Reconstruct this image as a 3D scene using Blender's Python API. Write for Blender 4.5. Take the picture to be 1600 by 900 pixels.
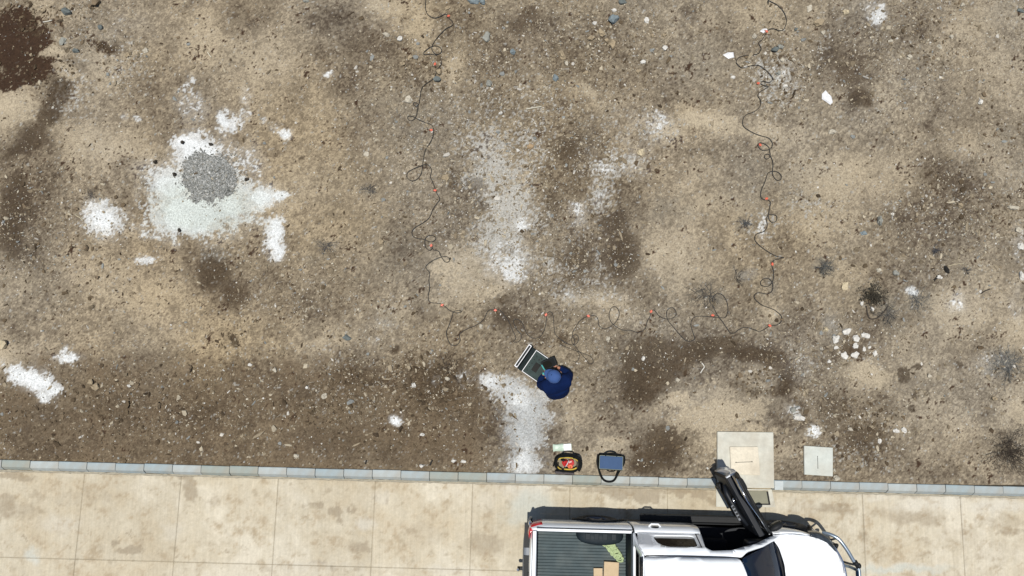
import bpy, bmesh, math, random
import numpy as np
from mathutils import Vector, Matrix, noise as mnoise
random.seed(7)
R = math.radians
for o in list(bpy.data.objects): bpy.data.objects.remove(o)
scene = bpy.context.scene
col = scene.collection

# ------------------------------------------------------------------ camera
HC, TILT, F = 12.3, R(8.0), 1067.0
cam_d = bpy.data.cameras.new('camera'); cam = bpy.data.objects.new('camera', cam_d); col.objects.link(cam)
cam.location = (0, 0, HC); cam.rotation_euler = (TILT, 0, 0)
cam_d.sensor_width = 36; cam_d.lens = 36*F/1600; cam_d.clip_end = 2000; cam_d.clip_start = 0.1
scene.camera = cam
# ------------------------------------------------------------------ light
SUNV = Vector((0.09, 0.07, -1.0)).normalized()
sd = bpy.data.lights.new('sun', 'SUN'); sun = bpy.data.objects.new('sun', sd); col.objects.link(sun)
sd.energy = 4.9; sd.angle = R(0.53); sd.color = (1.0, 0.965, 0.90)
sun.rotation_euler = SUNV.to_track_quat('-Z', 'Y').to_euler(); sun.location = (-3, -6, 40)
w = bpy.data.worlds.new('World'); scene.world = w; w.use_nodes = True
wn = w.node_tree.nodes; wl = w.node_tree.links
bgn = [n for n in wn if n.type == 'BACKGROUND'][0]
sky = wn.new('ShaderNodeTexSky'); sky.sky_type = 'NISHITA'; sky.sun_disc = False
sky.sun_elevation = math.asin(-SUNV.z); sky.sun_rotation = math.atan2(-SUNV.x, -SUNV.y)
wl.new(sky.outputs[0], bgn.inputs[0]); bgn.inputs[1].default_value = 0.085
scene.view_settings.view_transform = 'Standard'; scene.view_settings.look = 'None'
scene.view_settings.exposure = 0.0; scene.view_settings.gamma = 1.0
scene.render.engine = 'CYCLES'
KEXP = 1.55     # how bright a sunlit white surface renders; photograph colours are divided by it to get base colours

# ------------------------------------------------------------------ mapping helpers
CT, ST = math.cos(TILT), math.sin(TILT)
def g(px, py, h=0.0):
    dx, dy = (px-800)/F, (450-py)/F
    y = dy*CT + ST; z = dy*ST - CT
    t = (HC-h)/(-z)
    return Vector((dx*t, y*t, h))
def to_px(X, Y, Z=0.0):
    zr = Z-HC
    cy = Y*CT + zr*ST; cz = -Y*ST + zr*CT
    return 800+F*X/(-cz), 450-F*cy/(-cz)
KA = R(-1.464); KO = Vector((0, -1.55))
KU = (math.cos(KA), math.sin(KA)); KV = (-math.sin(KA), math.cos(KA))
def kerb_v(X, Y): return (X-KO.x)*KV[0] + (Y-KO.y)*KV[1]
def kw(u, v): return (KO.x+u*KU[0]+v*KV[0], KO.y+u*KU[1]+v*KV[1])

# ------------------------------------------------------------------ numpy noise
_tab = {}
def vn(x, y, s, seed):
    if seed not in _tab: _tab[seed] = np.random.RandomState(seed).rand(256, 256)
    T = _tab[seed]
    x = x/s + seed*7.31; y = y/s + seed*3.77
    xi = np.floor(x).astype(int); yi = np.floor(y).astype(int)
    fx = x-xi; fy = y-yi; fx = fx*fx*(3-2*fx); fy = fy*fy*(3-2*fy)
    a = T[xi & 255, yi & 255]; b = T[(xi+1) & 255, yi & 255]
    c = T[xi & 255, (yi+1) & 255]; d = T[(xi+1) & 255, (yi+1) & 255]
    return (a*(1-fx)+b*fx)*(1-fy) + (c*(1-fx)+d*fx)*fy
def fbm(x, y, s, seed, o=4, p=0.5):
    t = 0; amp = 1; tot = 0
    for i in range(o):
        t = t + amp*vn(x, y, s/2**i, seed+i*17); tot += amp; amp *= p
    return t/tot
def sst(a, b, x):
    t = np.clip((x-a)/(b-a), 0, 1); return t*t*(3-2*t)
def s2l(c):
    c = np.asarray(c, float)/255
    return np.where(c <= .04045, c/12.92, ((c+.055)/1.055)**2.4)
def alb(r, g_, b): return s2l((r, g_, b))/KEXP
def blobs(px, py, L, lo=0.45, hi=1.25):
    m = np.zeros_like(px)
    for b in L:
        x, y, rx, ry, a, s = (list(b)+[0, 1.0])[:6] if len(b) == 4 else (list(b)+[1.0])[:6]
        ca, sa = math.cos(R(a)), math.sin(R(a))
        dx, dy = px-x, py-y
        u = (dx*ca+dy*sa)/rx; v = (-dx*sa+dy*ca)/ry
        m = np.maximum(m, s*(1-sst(lo, hi, np.sqrt(u*u+v*v))))
    return m
def mix(a, b, m): return a*(1-m[..., None]) + np.asarray(b)*m[..., None]

# ground masks, traced as rough ellipses: (x, y, rx, ry, angle, strength)
TAN = [(60,20,70,30,0,.5),(330,50,110,60,0,.55),(420,90,70,70,0,.75),(500,170,55,60,0,.5),(28,170,60,48,0,1),(100,115,40,24,30,.9),(88,85,40,24,20,.8),
 (125,225,46,38,0,.8),(190,235,80,35,0,.9),(140,130,50,60,0,.55),(600,12,55,26,0,.9),(655,40,30,34,0,.8),(712,105,22,36,0,.9),(560,320,95,110,0,.5),(470,300,60,60,0,.45),
 (720,430,62,52,0,1),(690,470,40,36,0,.8),(770,455,40,26,0,.7),(920,140,16,34,-30,.9),(1110,190,75,26,8,1),(1185,205,60,22,10,.9),(1060,200,40,22,0,.7),
 (1090,310,80,60,0,.6),(1050,390,60,55,0,.8),(1090,420,60,50,0,.7),(1140,350,40,80,0,.5),(1320,285,85,65,0,.9),(1380,290,60,50,0,.8),(1280,340,50,40,0,.7),(1180,20,60,30,0,.6),
 (1520,40,70,60,0,.6),(1550,110,60,80,0,.55),(1520,225,70,30,0,.7),(1550,260,70,30,0,.5),(1500,490,110,50,-15,.9),(1585,520,40,40,0,1),(1480,560,60,40,0,.45),(1545,430,60,60,0,.55),
 (1365,590,55,34,15,.8),(1310,440,60,40,0,.35),(1120,645,105,48,-10,1),(1200,575,35,18,0,.5),(1060,640,50,24,0,.7),(1150,690,80,40,0,.9),(955,690,44,30,0,.7),(935,715,44,24,0,.7),(920,740,50,16,0,.6),(890,650,40,50,0,.45),
 (1590,650,26,50,0,.8),(1420,560,90,60,0,.4),(1500,690,90,50,0,.35),(240,470,70,40,0,.5),(150,430,120,60,0,.35),(930,470,60,16,0,.8),(940,495,30,20,0,.6),(960,505,60,30,0,.3),(1210,490,30,20,0,.8),
 (40,440,50,40,0,.5),(300,530,120,35,0,.35),(500,530,90,35,0,.4),(620,510,70,30,0,.4),(10,560,24,40,0,.6),(1130,100,60,40,0,.4),(1000,430,30,60,0,.3),(830,70,30,50,0,.2),(960,700,30,20,0,.6),(30,470,40,30,0,.3),(1260,60,30,50,0,.3),(1430,650,60,60,0,.3)]
DARK = [(100,135,24,34,20,1),(70,180,34,34,30,1),(40,235,44,18,-20,.9),(25,300,26,40,0,.9),(18,350,34,50,0,.9),(45,330,30,50,0,.6),(70,165,26,60,38,.8),(45,215,55,40,35,.75),(25,330,44,80,0,.8),(60,290,34,60,0,.45),(35,380,44,50,0,.5),(165,75,28,12,25,.7),(380,30,50,26,0,.45),(15,250,20,60,0,.5),(8,240,20,90,0,.45),
 (330,420,40,34,30,.95),(365,455,44,34,30,.8),(300,400,30,16,0,.4),(250,215,30,20,0,.3),(188,262,20,16,0,.6),(30,500,26,30,0,.35),(440,440,60,40,0,.5),(470,470,60,40,0,.45),(420,400,40,40,0,.4),
 (530,30,50,40,0,.7),(570,70,60,46,0,.7),(540,130,40,34,0,.6),(640,110,40,45,0,.5),(470,110,26,60,10,.35),(500,80,26,40,0,.5),(720,25,50,30,0,.55),(790,90,60,60,0,.6),(820,35,50,34,0,.7),(770,160,50,50,0,.5),
 (850,190,60,60,0,.55),(900,235,44,50,0,.7),(890,90,60,50,0,.5),(960,60,60,40,0,.35),(1000,100,50,40,0,.35),(1045,135,24,18,0,.55),(1072,15,14,12,0,.5),(735,285,26,24,0,.75),(748,315,20,20,0,.8),(720,310,30,60,0,.4),
 (870,300,34,60,0,.55),(880,350,40,40,0,.55),(960,340,44,50,0,.6),(970,400,46,56,0,.8),(910,400,60,50,0,.6),(930,440,50,30,0,.5),(1000,440,26,50,0,.4),(740,210,50,40,0,.35),(700,200,30,80,0,.2),
 (880,500,60,26,0,.35),(800,470,30,18,0,.6),(790,500,46,26,0,.7),(830,540,60,30,0,.4),(880,535,13,12,0,.6),(640,385,50,50,0,.35),(660,490,24,30,0,.5),
 (990,520,70,40,0,.55),(1010,575,60,40,0,.8),(1050,560,50,50,0,.75),(1000,615,50,26,0,.8),(1090,540,60,26,0,.5),(1170,550,60,24,0,.85),(1210,565,40,24,0,.8),(950,600,50,60,0,.35),(1230,600,18,34,0,.8),(1230,660,50,40,0,.7),
 (960,640,14,14,0,.6),(1040,695,45,50,0,.75),(1010,720,44,30,0,.8),(975,670,40,24,0,.5),(1130,525,60,20,0,.4),(1150,470,40,40,0,.35),
 (1300,80,40,50,0,.5),(1330,110,44,46,0,.65),(1345,155,30,26,0,.8),(1350,50,60,30,0,.35),(1430,35,60,34,0,.4),(1350,210,60,30,0,.3),(1440,200,20,12,0,.6),(1470,270,54,34,0,.55),(1500,290,40,50,0,.5),(1450,330,80,60,0,.5),(1500,390,50,30,0,.3),
 (1420,420,60,34,0,.35),(1360,462,22,18,0,.6),(1400,500,60,30,0,.4),(1290,560,40,20,0,.4),(1310,640,60,50,0,.6),(1350,690,70,50,0,.6),(1370,640,44,30,0,.5),(1390,700,50,40,0,.4),(1250,600,20,20,0,.5),(1280,720,44,44,0,.6),
 (1575,700,44,36,0,.45),(1490,565,34,20,0,.45),(1530,700,40,24,0,.4),(1450,740,100,16,0,.35),(1350,545,24,30,0,.7),(1320,545,30,24,0,.45),(560,255,20,14,0,.15),(1250,430,60,50,0,.3),(1240,490,40,40,0,.35),
 (60,660,110,60,0,.6),(200,640,110,60,0,.65),(330,650,120,60,0,.6),(100,700,130,40,0,.6),(300,705,160,30,0,.6),(450,620,80,50,0,.7),(560,600,90,50,0,.85),(680,610,90,60,0,.9),(740,650,60,60,0,.8),(640,690,130,40,0,.75),(500,690,110,40,0,.75),(180,570,120,30,0,.4),(330,570,120,30,0,.3),(400,580,80,40,0,.5),(860,680,20,60,0,.6),(840,735,20,14,0,.2)]
RED = [(14,60,60,50,0,1),(40,110,44,22,-10,1),(70,108,22,14,0,.9),(10,130,34,14,0,.9),(60,60,22,30,0,.7),(88,40,20,10,20,.45),(20,70,46,62,0,1),(25,30,34,26,0,.9),(60,100,34,18,0,.9),(30,125,30,14,0,.8),(165,75,26,9,25,.6),(-20,80,50,60,0,1)]
WET = [(1410,585,11,15,0,1),(1427,615,8,7,0,.9),(1427,636,8,8,0,.9),(1433,572,11,6,-30,.8),(900,535,1,1,0,.1),(1230,590,9,24,0,.6),(1222,614,13,9,0,.7),(1204,560,13,16,0,.4),(620,543,9,7,0,.7),(475,247,5,5,0,.6),(1188,660,6,5,0,.5),(1036,708,26,30,0,.35),(366,530,9,10,0,.5),(1500,570,10,9,0,.5)]
WHITE = [(303,236,30,26,0,1.15),(285,222,14,12,0,1.1),(325,240,20,14,0,1),(268,290,38,26,0,.95),(300,330,70,34,8,1),(290,350,62,24,0,.95),(350,325,50,30,0,.9),(372,300,40,24,0,.75),(345,260,50,40,0,.6),(405,308,30,17,0,.95),(436,306,20,9,0,.95),
 (430,355,16,18,0,.95),(431,380,12,24,0,1),(434,398,7,10,0,1),(415,346,20,10,0,.6),(235,340,20,20,0,.5),(240,270,24,20,0,.45),(235,300,16,20,0,.4),(349,190,9,15,0,1),(364,192,12,12,0,.85),(380,165,8,18,0,.62),(384,145,6,14,0,.5),
 (293,136,14,12,0,.66),(310,152,9,15,0,.66),(290,172,10,9,0,.5),(303,160,22,26,0,.42),(192,182,5,5,0,.7),(213,184,5,5,0,.7),(160,341,29,24,0,1),(175,330,16,12,0,.7),(230,408,17,9,-10,.85),(188,376,8,7,0,.5),
 (30,586,26,14,20,1.05),(60,597,34,16,18,1.1),(82,608,14,16,0,1),(70,622,14,8,0,.9),(107,559,15,9,0,.95),(100,548,6,6,0,.7),(620,656,9,8,0,1.4),(444,207,8,8,0,1),(515,112,7,4,0,.8),(410,189,6,5,0,.7),(430,197,10,8,0,.4),
 (590,45,1,1,0,.1),(818,352,11,8,0,.75),(800,420,18,20,0,.75),(790,405,32,26,0,.5),(905,328,12,8,0,.5),(905,345,8,9,0,.5),(936,300,10,20,0,.5),(940,262,26,12,0,.5),(965,255,34,22,0,.35),(1000,265,14,14,0,.25),
 (930,468,40,8,0,.3),(885,457,12,8,0,.4),(900,540,1,1,0,.1),(1010,205,40,30,0,.2),(1030,190,16,12,0,.6),(1370,22,12,15,0,.85),(1358,18,14,14,0,.5),(1192,352,5,18,0,.6),(1268,674,9,7,0,1.2),(1244,641,12,9,0,.7),(1425,457,8,7,0,.9),(1497,474,13,12,0,.45),(1502,478,3,5,0,.9),
 (1302,512,14,20,0,.25),(1250,575,24,16,0,.15),(805,615,36,22,20,.95),(770,598,20,12,10,.95),(825,640,34,30,0,.95),(822,680,28,40,0,.95),(820,722,26,26,0,1),(845,620,24,20,0,.8),(725,590,9,12,0,.5),
 (682,595,6,6,0,.6),(1592,380,9,30,0,.4),(1590,470,8,24,0,.3),(1550,570,26,16,0,.3),(70,350,1,1,0,.1),(1180,385,1,1,0,.1),(200,50,30,20,0,.15),(1165,425,14,8,0,.3),(595,520,20,16,0,.4),(525,515,1,1,0,.1),(540,100,1,1,0,.1),(1215,115,24,20,0,.35)]
SPECK = [(775,270,42,46,0,1),(795,320,46,56,0,1),(780,370,42,46,0,1),(800,410,36,30,0,.8),(840,335,34,34,0,.6),(760,230,50,40,0,.6),(820,250,40,60,0,.5),(860,420,36,36,0,.5),(960,258,50,26,0,.6),(940,300,26,40,0,.6),(740,180,70,50,0,.3),(830,170,80,60,0,.3),(960,200,50,30,0,.3),(1010,200,50,24,0,.35),(880,450,60,30,0,.4),(1290,70,30,30,0,.2),(330,400,30,20,0,.3),(1400,320,50,40,0,.2),(1215,120,40,50,0,.6),(1190,345,30,30,0,.4),(1270,325,40,20,0,.4),(1250,565,40,30,0,.2),(560,600,100,50,0,.12),(930,430,80,60,0,.3),(1340,700,70,50,0,.2),(110,150,40,50,0,.4),(195,110,30,50,0,.3)]
ASH = [(1105,458,34,20,0,.8),(1288,418,20,18,0,.8),(1345,455,40,20,0,.3),(1400,480,44,22,0,.75),(1435,465,30,18,0,.8),(1395,510,34,18,0,.5),(1570,570,36,26,0,.8),(1300,515,22,30,0,.55),(510,385,22,16,0,.7),(577,297,16,14,0,.6),(495,400,24,16,0,.4),(1160,350,22,16,0,.6),(1155,430,24,20,0,.6),(1050,325,40,30,0,.6),(1180,470,30,30,0,.2),(1560,210,40,28,0,.5),(330,400,26,16,0,.6),(85,300,14,12,0,.6),(145,310,26,20,0,.3),(600,500,26,30,0,.35),(1100,90,60,40,0,.2),(1205,445,14,20,0,.6),(1480,400,14,10,0,.6),(190,500,24,18,0,.35),(100,470,30,18,0,.25),(1300,405,60,50,0,.2),(1570,20,30,30,0,.3),(640,180,90,50,0,.35),(600,400,60,60,0,.25),(930,200,50,50,0,.2),(1240,300,60,60,0,.3),(1180,300,60,60,0,.3),(1060,480,60,30,0,.2)]
CRUST = [(1120,650,95,32,-8,.95),(1175,640,40,22,0,.8),(1060,625,26,16,-20,.7),(1190,672,40,12,0,.7),(1110,190,70,18,8,.9),(1040,195,24,14,0,.7),(1180,205,30,12,10,.6),(700,430,40,34,0,.55),(760,455,30,18,0,.6),(80,84,26,10,-15,.9),(100,112,26,16,30,.85),(96,62,14,8,0,.6),(20,172,48,34,0,.8),(130,225,30,18,0,.5),(1368,588,44,22,15,.8),(1340,590,20,12,0,.6),(922,140,10,24,-30,.85),(938,160,10,10,0,.6),(690,44,20,20,0,.4),(1330,270,50,30,0,.35),(1590,515,20,24,0,.7),(1590,650,16,34,0,.7),(1545,500,40,16,0,.35),(960,690,24,10,0,.6),(930,720,18,14,0,.5),(1212,488,14,10,0,.9),(940,478,20,8,0,.8),(1170,560,20,5,0,.3),(8,560,16,24,0,.7),(160,320,1,1,0,0),(1100,600,20,8,-20,.5),(895,660,10,10,0,.4),(1130,690,60,20,0,.6),(1090,720,30,20,0,.4)]
DAMP = [(1090,545,60,20,-8,.9),(1130,538,40,16,0,.8),(1010,545,50,26,0,.8),(960,540,30,20,0,.5),(1225,575,20,20,40,.9),(30,300,24,40,0,.6),(15,380,26,34,0,.6),(60,400,20,30,0,.4),(1000,690,20,20,0,.5),(1150,600,30,8,20,.6),(1170,612,30,8,10,.6),(620,545,10,8,0,.8),(366,530,10,9,0,.8),(95,140,20,26,30,.8),(75,180,24,22,30,.8),(40,230,44,14,-25,.7),(50,45,30,10,20,.4),(1010,585,58,34,0,1),(985,560,30,20,0,.7),(1050,560,40,30,0,.8),(1175,552,52,14,0,1),(1205,566,36,16,20,.9),(1000,615,40,18,0,.9),(1040,695,34,42,10,.9),(1010,722,34,22,0,.9),(1065,668,16,16,0,.7),(330,425,36,28,30,.8),(370,462,30,24,30,.5),(20,330,30,60,0,.7),(45,215,44,20,-40,.7),(85,165,20,44,30,.7),(900,410,40,40,0,.55),(975,400,36,60,0,.75),(960,345,30,30,0,.55),(748,290,22,16,0,.8),(755,325,16,12,0,.7),(880,235,36,24,0,.55),(905,290,20,34,0,.5),(1345,155,26,24,0,.75),(1320,120,30,30,0,.5),(1300,90,30,30,0,.4),(800,500,40,20,0,.55),(785,470,20,12,0,.6),(1230,595,16,36,0,.8),(1215,612,20,12,0,.8),(560,590,70,30,0,.5),(680,600,70,44,0,.6),(600,650,120,30,0,.35),(520,690,80,26,0,.4),(250,560,60,20,0,.3),(560,70,40,40,0,.4),(820,35,40,24,0,.55),(760,160,30,30,0,.35),(165,75,24,9,25,.8),(1300,650,40,40,0,.5),(1350,680,50,30,0,.5),(1470,280,40,24,0,.45),(1330,545,24,22,0,.6),(880,535,10,9,0,.9),(925,570,10,14,0,.5),(1360,462,16,12,0,.8),(200,650,100,40,0,.25),(80,660,60,40,0,.25)]
CLOD = [(560,600,110,50,0,.9),(680,610,90,60,0,1),(640,580,60,30,0,1),(500,640,80,50,0,.7),(740,640,50,40,0,.7),(600,690,160,30,0,.4),(200,640,220,70,0,.45),(100,700,200,30,0,.35),(1180,600,50,24,0,.8),(1210,590,30,30,0,.8),(80,100,60,40,0,.6),(160,75,30,16,0,.5),(60,120,60,30,0,.6),(1370,650,80,50,0,.5),(1330,690,70,40,0,.5),(350,530,40,30,0,.6),(1490,310,80,60,0,.5),(1250,600,30,40,0,.5),(950,70,70,40,0,.4),(660,110,60,50,0,.5),(1220,110,50,50,0,.6),(60,25,90,30,0,.6),(1050,700,50,40,0,.4),(1560,330,60,40,0,.4),(1440,60,90,50,0,.4),(1560,200,50,30,0,.5),(130,380,200,120,0,.2),(500,480,200,60,0,.2),(40,340,50,80,0,.4),(1000,130,90,50,0,.3)]

def ground_masks(X, Y, Z=0.0):
    px, py = to_px(X, Y, Z)
    wx = (fbm(px, py, 42, 3, 4, .65)-.5)*48; wy = (fbm(px, py, 42, 91, 4, .65)-.5)*48
    wx2 = (fbm(px, py, 13, 5, 4, .62)-.5)*20; wy2 = (fbm(px, py, 13, 45, 4, .62)-.5)*20
    return px, py, px+wx, py+wy, px+wx2, py+wy2
def white_mask(px, py, bx, by, n2, n3):
    wv = blobs(bx, by, WHITE, .45, 1.3)
    rag = (fbm(px, py, 9, 83, 4, .75)-.5)*.8 + (fbm(px, py, 3.2, 87, 2, .8)-.5)*.7
    core = sst(.55, .95, wv+rag*np.clip(1.0-.6*wv, .2, 1))
    sft = blobs(bx, by, WHITE, .55, 1.85)
    dn = .6*vn(px, py, 2.3, 181)+.4*vn(px, py, 5.0, 183)
    dith = sst(-.04, .06, sft*.80*(.5+n2)-dn-.02)
    return np.clip(np.maximum(core*np.clip(.3+.75*wv, 0, 1), np.maximum(dith*.72, sft*.30*sst(.3,.6,n2))), 0, 1), wv
def ground_col(X, Y):
    px, py, ax, ay, bx, by = ground_masks(X, Y)
    n1 = fbm(px, py, 120, 11, 5, .55); n2 = fbm(px, py, 26, 31, 5, .6); n3 = fbm(px, py, 5, 51, 3, .7)
    t = blobs(ax, ay, TAN, .0, 1.5); d = blobs(ax, ay, DARK, .0, 1.5)
    base = alb(138, 126, 107); c = np.broadcast_to(base, px.shape+(3,)).copy()
    n4 = fbm(px, py, 2.6, 151, 2, .9)
    tone = .07 + (n1-.5)*.65 + (n2-.5)*.7 + t*.62 - d*.74 + (n3-.5)*.95*(1.1-t*.5) + (n4-.5)*1.05*(1.1-t*.65)
    tanc, tan2, drk, drk2 = alb(175,161,137), alb(192,179,155), alb(99,87,72), alb(72,61,50)
    c = mix(c, tanc, sst(.02, .5, tone)); c = mix(c, tan2, sst(.45, .95, tone)*.85)
    c = mix(c, drk, sst(-.03, -.5, tone)); c = mix(c, drk2, sst(-.42, -1.0, tone)*.8)
    # reddish or yellowish drift of hue
    hue = fbm(px, py, 170, 71, 3)-.5
    c = c*np.stack([1+.10*hue, 1+0*hue, 1-.20*hue], -1)
    left = sst(760, 100, px)*.5
    c = c*np.stack([1+.05*left, 1-.0*left, 1-.08*left], -1)
    # loamy left foreground strip; dark noise mottling painted in for shade among clods
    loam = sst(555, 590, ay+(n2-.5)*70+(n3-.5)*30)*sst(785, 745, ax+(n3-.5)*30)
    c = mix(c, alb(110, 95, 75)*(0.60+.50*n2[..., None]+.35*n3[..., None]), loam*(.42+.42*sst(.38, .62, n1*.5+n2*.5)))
    c = mix(c, alb(118,114,104), blobs(ax*.5+bx*.5, ay*.5+by*.5, ASH, .2, 1.3)*sst(.3, .6, n2)*.8)
    r = blobs(bx, by, RED, .45, 1.35); r = sst(.42, .52, r+(n3-.5)*1.5+(n2-.5)*1.2)
    c = mix(c, alb(68, 51, 38)*(.8+.45*n3[..., None]), r)
    wt = blobs(bx, by, WET, .5, 1.3); c = mix(c, alb(76, 64, 50), sst(.3, .6, wt+(n3-.5)*.5)*.8)
    dz = blobs(bx*.6+ax*.4, by*.6+ay*.4, DAMP, .35, 1.3); dm = sst(.36, .70, dz+(n3-.5)*1.1+(n2-.5)*.6+(n4-.5)*.6)
    c = mix(c, alb(78, 65, 49)*(.75+.5*n2[..., None]), dm*.76)
    cz_ = blobs(bx*.6+ax*.4, by*.6+ay*.4, CRUST, .3, 1.3); cm_ = sst(.36, .60, cz_+(n3-.5)*.75+(n4-.5)*.4)
    c = mix(c, alb(186, 172, 147)*(.88+.22*n2[..., None]+.06*n4[..., None]), cm_*.72)
    # pale grit, dithered grain by grain
    pale_ok = 1-.85*np.maximum(dm, r); g1 = vn(px, py, 2.1, 171); g2 = vn(px, py, 3.4, 173); gn = .55*g1+.45*g2
    sp = blobs(ax, ay, SPECK, .0, 1.6)
    gm = sst(-.05, .06, sp*.62*(.55+.9*n2)+.085-gn+.09)
    c = mix(c, alb(198,196,188)*(.8+.35*g1[..., None]), gm*.78*pale_ok)
    core = blobs(ax, ay, [b for b in SPECK if b[5] > .65], .0, 1.4); c = mix(c, alb(184,181,172), core*.45*sst(.30, .62, n2))
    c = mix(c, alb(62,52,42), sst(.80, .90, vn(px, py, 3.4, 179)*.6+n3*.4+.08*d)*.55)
    wm, wv = white_mask(px, py, bx, by, n2, n3)
    pile = np.exp(-(((px-318)/95)**2+((py-322)/52)**2)*1.2)
    wc = mix(np.broadcast_to(alb(240,242,240), px.shape+(3,)), alb(212,219,211), np.clip(pile*1.6*sst(.3,.6,n2+.15), 0, 1)*.9)
    lowc = np.exp(-(((px-820)/60)**2+((py-660)/90)**2)); wc = mix(wc, alb(186,188,186), np.clip(lowc*1.3, 0, 1)*(.3+.7*sst(.3,.6,n2)))
    wc = wc*(.84+.24*n2+.14*(n3-.5))[..., None]
    c = mix(c, wc, wm)
    return np.clip(c, .012, .85)
HOLES = [(1165, 713, 46, 42), (1279, 720, 26, 26)]
def ground_h(X, Y):
    X = np.asarray(X, float); Y = np.asarray(Y, float)
    px, py = to_px(X, Y, 0)
    v = kerb_v(X, Y)
    n = (fbm(X, Y, 1.7, 201, 3)-.5)*.07 + (fbm(X, Y, .33, 211, 3, .55)-.5)*.030
    cl = blobs(px, py, CLOD, .3, 1.3)
    lump = fbm(X, Y, .12, 221, 3, .6)
    n = n + cl*(np.abs(lump-.5)*.17-.018)
    n = n + (fbm(X, Y, .05, 231, 2, .7)-.5)*.013
    pl = blobs(px, py, [(328, 276, 47, 41, 0, 1)], .1, 1.05); n = n + pl*.16
    sfx = blobs(px, py, WHITE[:48], .5, 1.1); n = n*(1-.5*sfx)+sfx*.010
    edge = sst(0.0, .5, v)
    n = n*(.12+.88*edge)
    flat = np.zeros_like(px)
    for (x, y, rx, ry) in HOLES:
        q = np.maximum(np.abs(px-x)/rx, np.abs(py-y)/ry); flat = np.maximum(flat, 1-sst(1.0, 1.5, q))
    n = n*(1-flat)+(-.01)*flat
    return np.where(v < -.02, -.32, n-.012)
def gh(px, py):
    p = g(px, py, 0); z = float(ground_h(np.array([p.x]), np.array([p.y]))[0]); return g(px, py, z)
def hz(x, y): return float(ground_h(np.array([x]), np.array([y]))[0])

# ------------------------------------------------------------------ materials
def nm(name):
    m = bpy.data.materials.new(name); m.use_nodes = True
    nt = m.node_tree; b = nt.nodes['Principled BSDF']
    return m, nt, b
def N(nt, t, **k):
    n = nt.nodes.new(t)
    for a, v in k.items():
        if a.startswith('i_'): n.inputs[a[2:].replace('_', ' ')].default_value = v
        else: setattr(n, a, v)
    return n
def mat(name, c, rough=.6, metal=0.0, var=.12, scale=8.0, bump=0.0, bscale=60.0, coat=0.0, spec=.5, dust=0.0):
    m, nt, b = nm(name); L = nt.links
    tc = N(nt, 'ShaderNodeTexCoord')
    n = N(nt, 'ShaderNodeTexNoise'); n.inputs['Scale'].default_value = scale; n.inputs['Detail'].default_value = 6; n.inputs['Roughness'].default_value = .65
    L.new(tc.outputs['Object'], n.inputs['Vector'])
    r = N(nt, 'ShaderNodeValToRGB'); r.color_ramp.elements[0].position = .3; r.color_ramp.elements[1].position = .7
    a = [max(0, x*(1-var)) for x in c]; z = [min(1, x*(1+var)) for x in c]
    r.color_ramp.elements[0].color = (*a, 1); r.color_ramp.elements[1].color = (*z, 1)
    L.new(n.outputs['Fac'], r.inputs[0]); last = r.outputs[0]
    if dust > 0:
        n2 = N(nt, 'ShaderNodeTexNoise'); n2.inputs['Scale'].default_value = 3.1; n2.inputs['Detail'].default_value = 8
        L.new(tc.outputs['Object'], n2.inputs['Vector'])
        mr = N(nt, 'ShaderNodeMapRange'); mr.inputs[1].default_value = .45; mr.inputs[2].default_value = .75; mr.inputs[4].default_value = dust
        L.new(n2.outputs['Fac'], mr.inputs[0])
        mx = N(nt, 'ShaderNodeMix', data_type='RGBA'); L.new(mr.outputs[0], mx.inputs[0]); L.new(last, mx.inputs[6]); mx.inputs[7].default_value = (.30, .25, .18, 1)
        last = mx.outputs[2]
    L.new(last, b.inputs['Base Color'])
    b.inputs['Roughness'].default_value = rough; b.inputs['Metallic'].default_value = metal
    b.inputs['Coat Weight'].default_value = coat; b.inputs['Specular IOR Level'].default_value = spec
    if bump > 0:
        n3 = N(nt, 'ShaderNodeTexNoise'); n3.inputs['Scale'].default_value = bscale; n3.inputs['Detail'].default_value = 4
        L.new(tc.outputs['Object'], n3.inputs['Vector'])
        bp = N(nt, 'ShaderNodeBump'); bp.inputs['Strength'].default_value = bump; bp.inputs['Distance'].default_value = .01
        L.new(n3.outputs['Fac'], bp.inputs['Height']); L.new(bp.outputs[0], b.inputs['Normal'])
    return m
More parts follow.
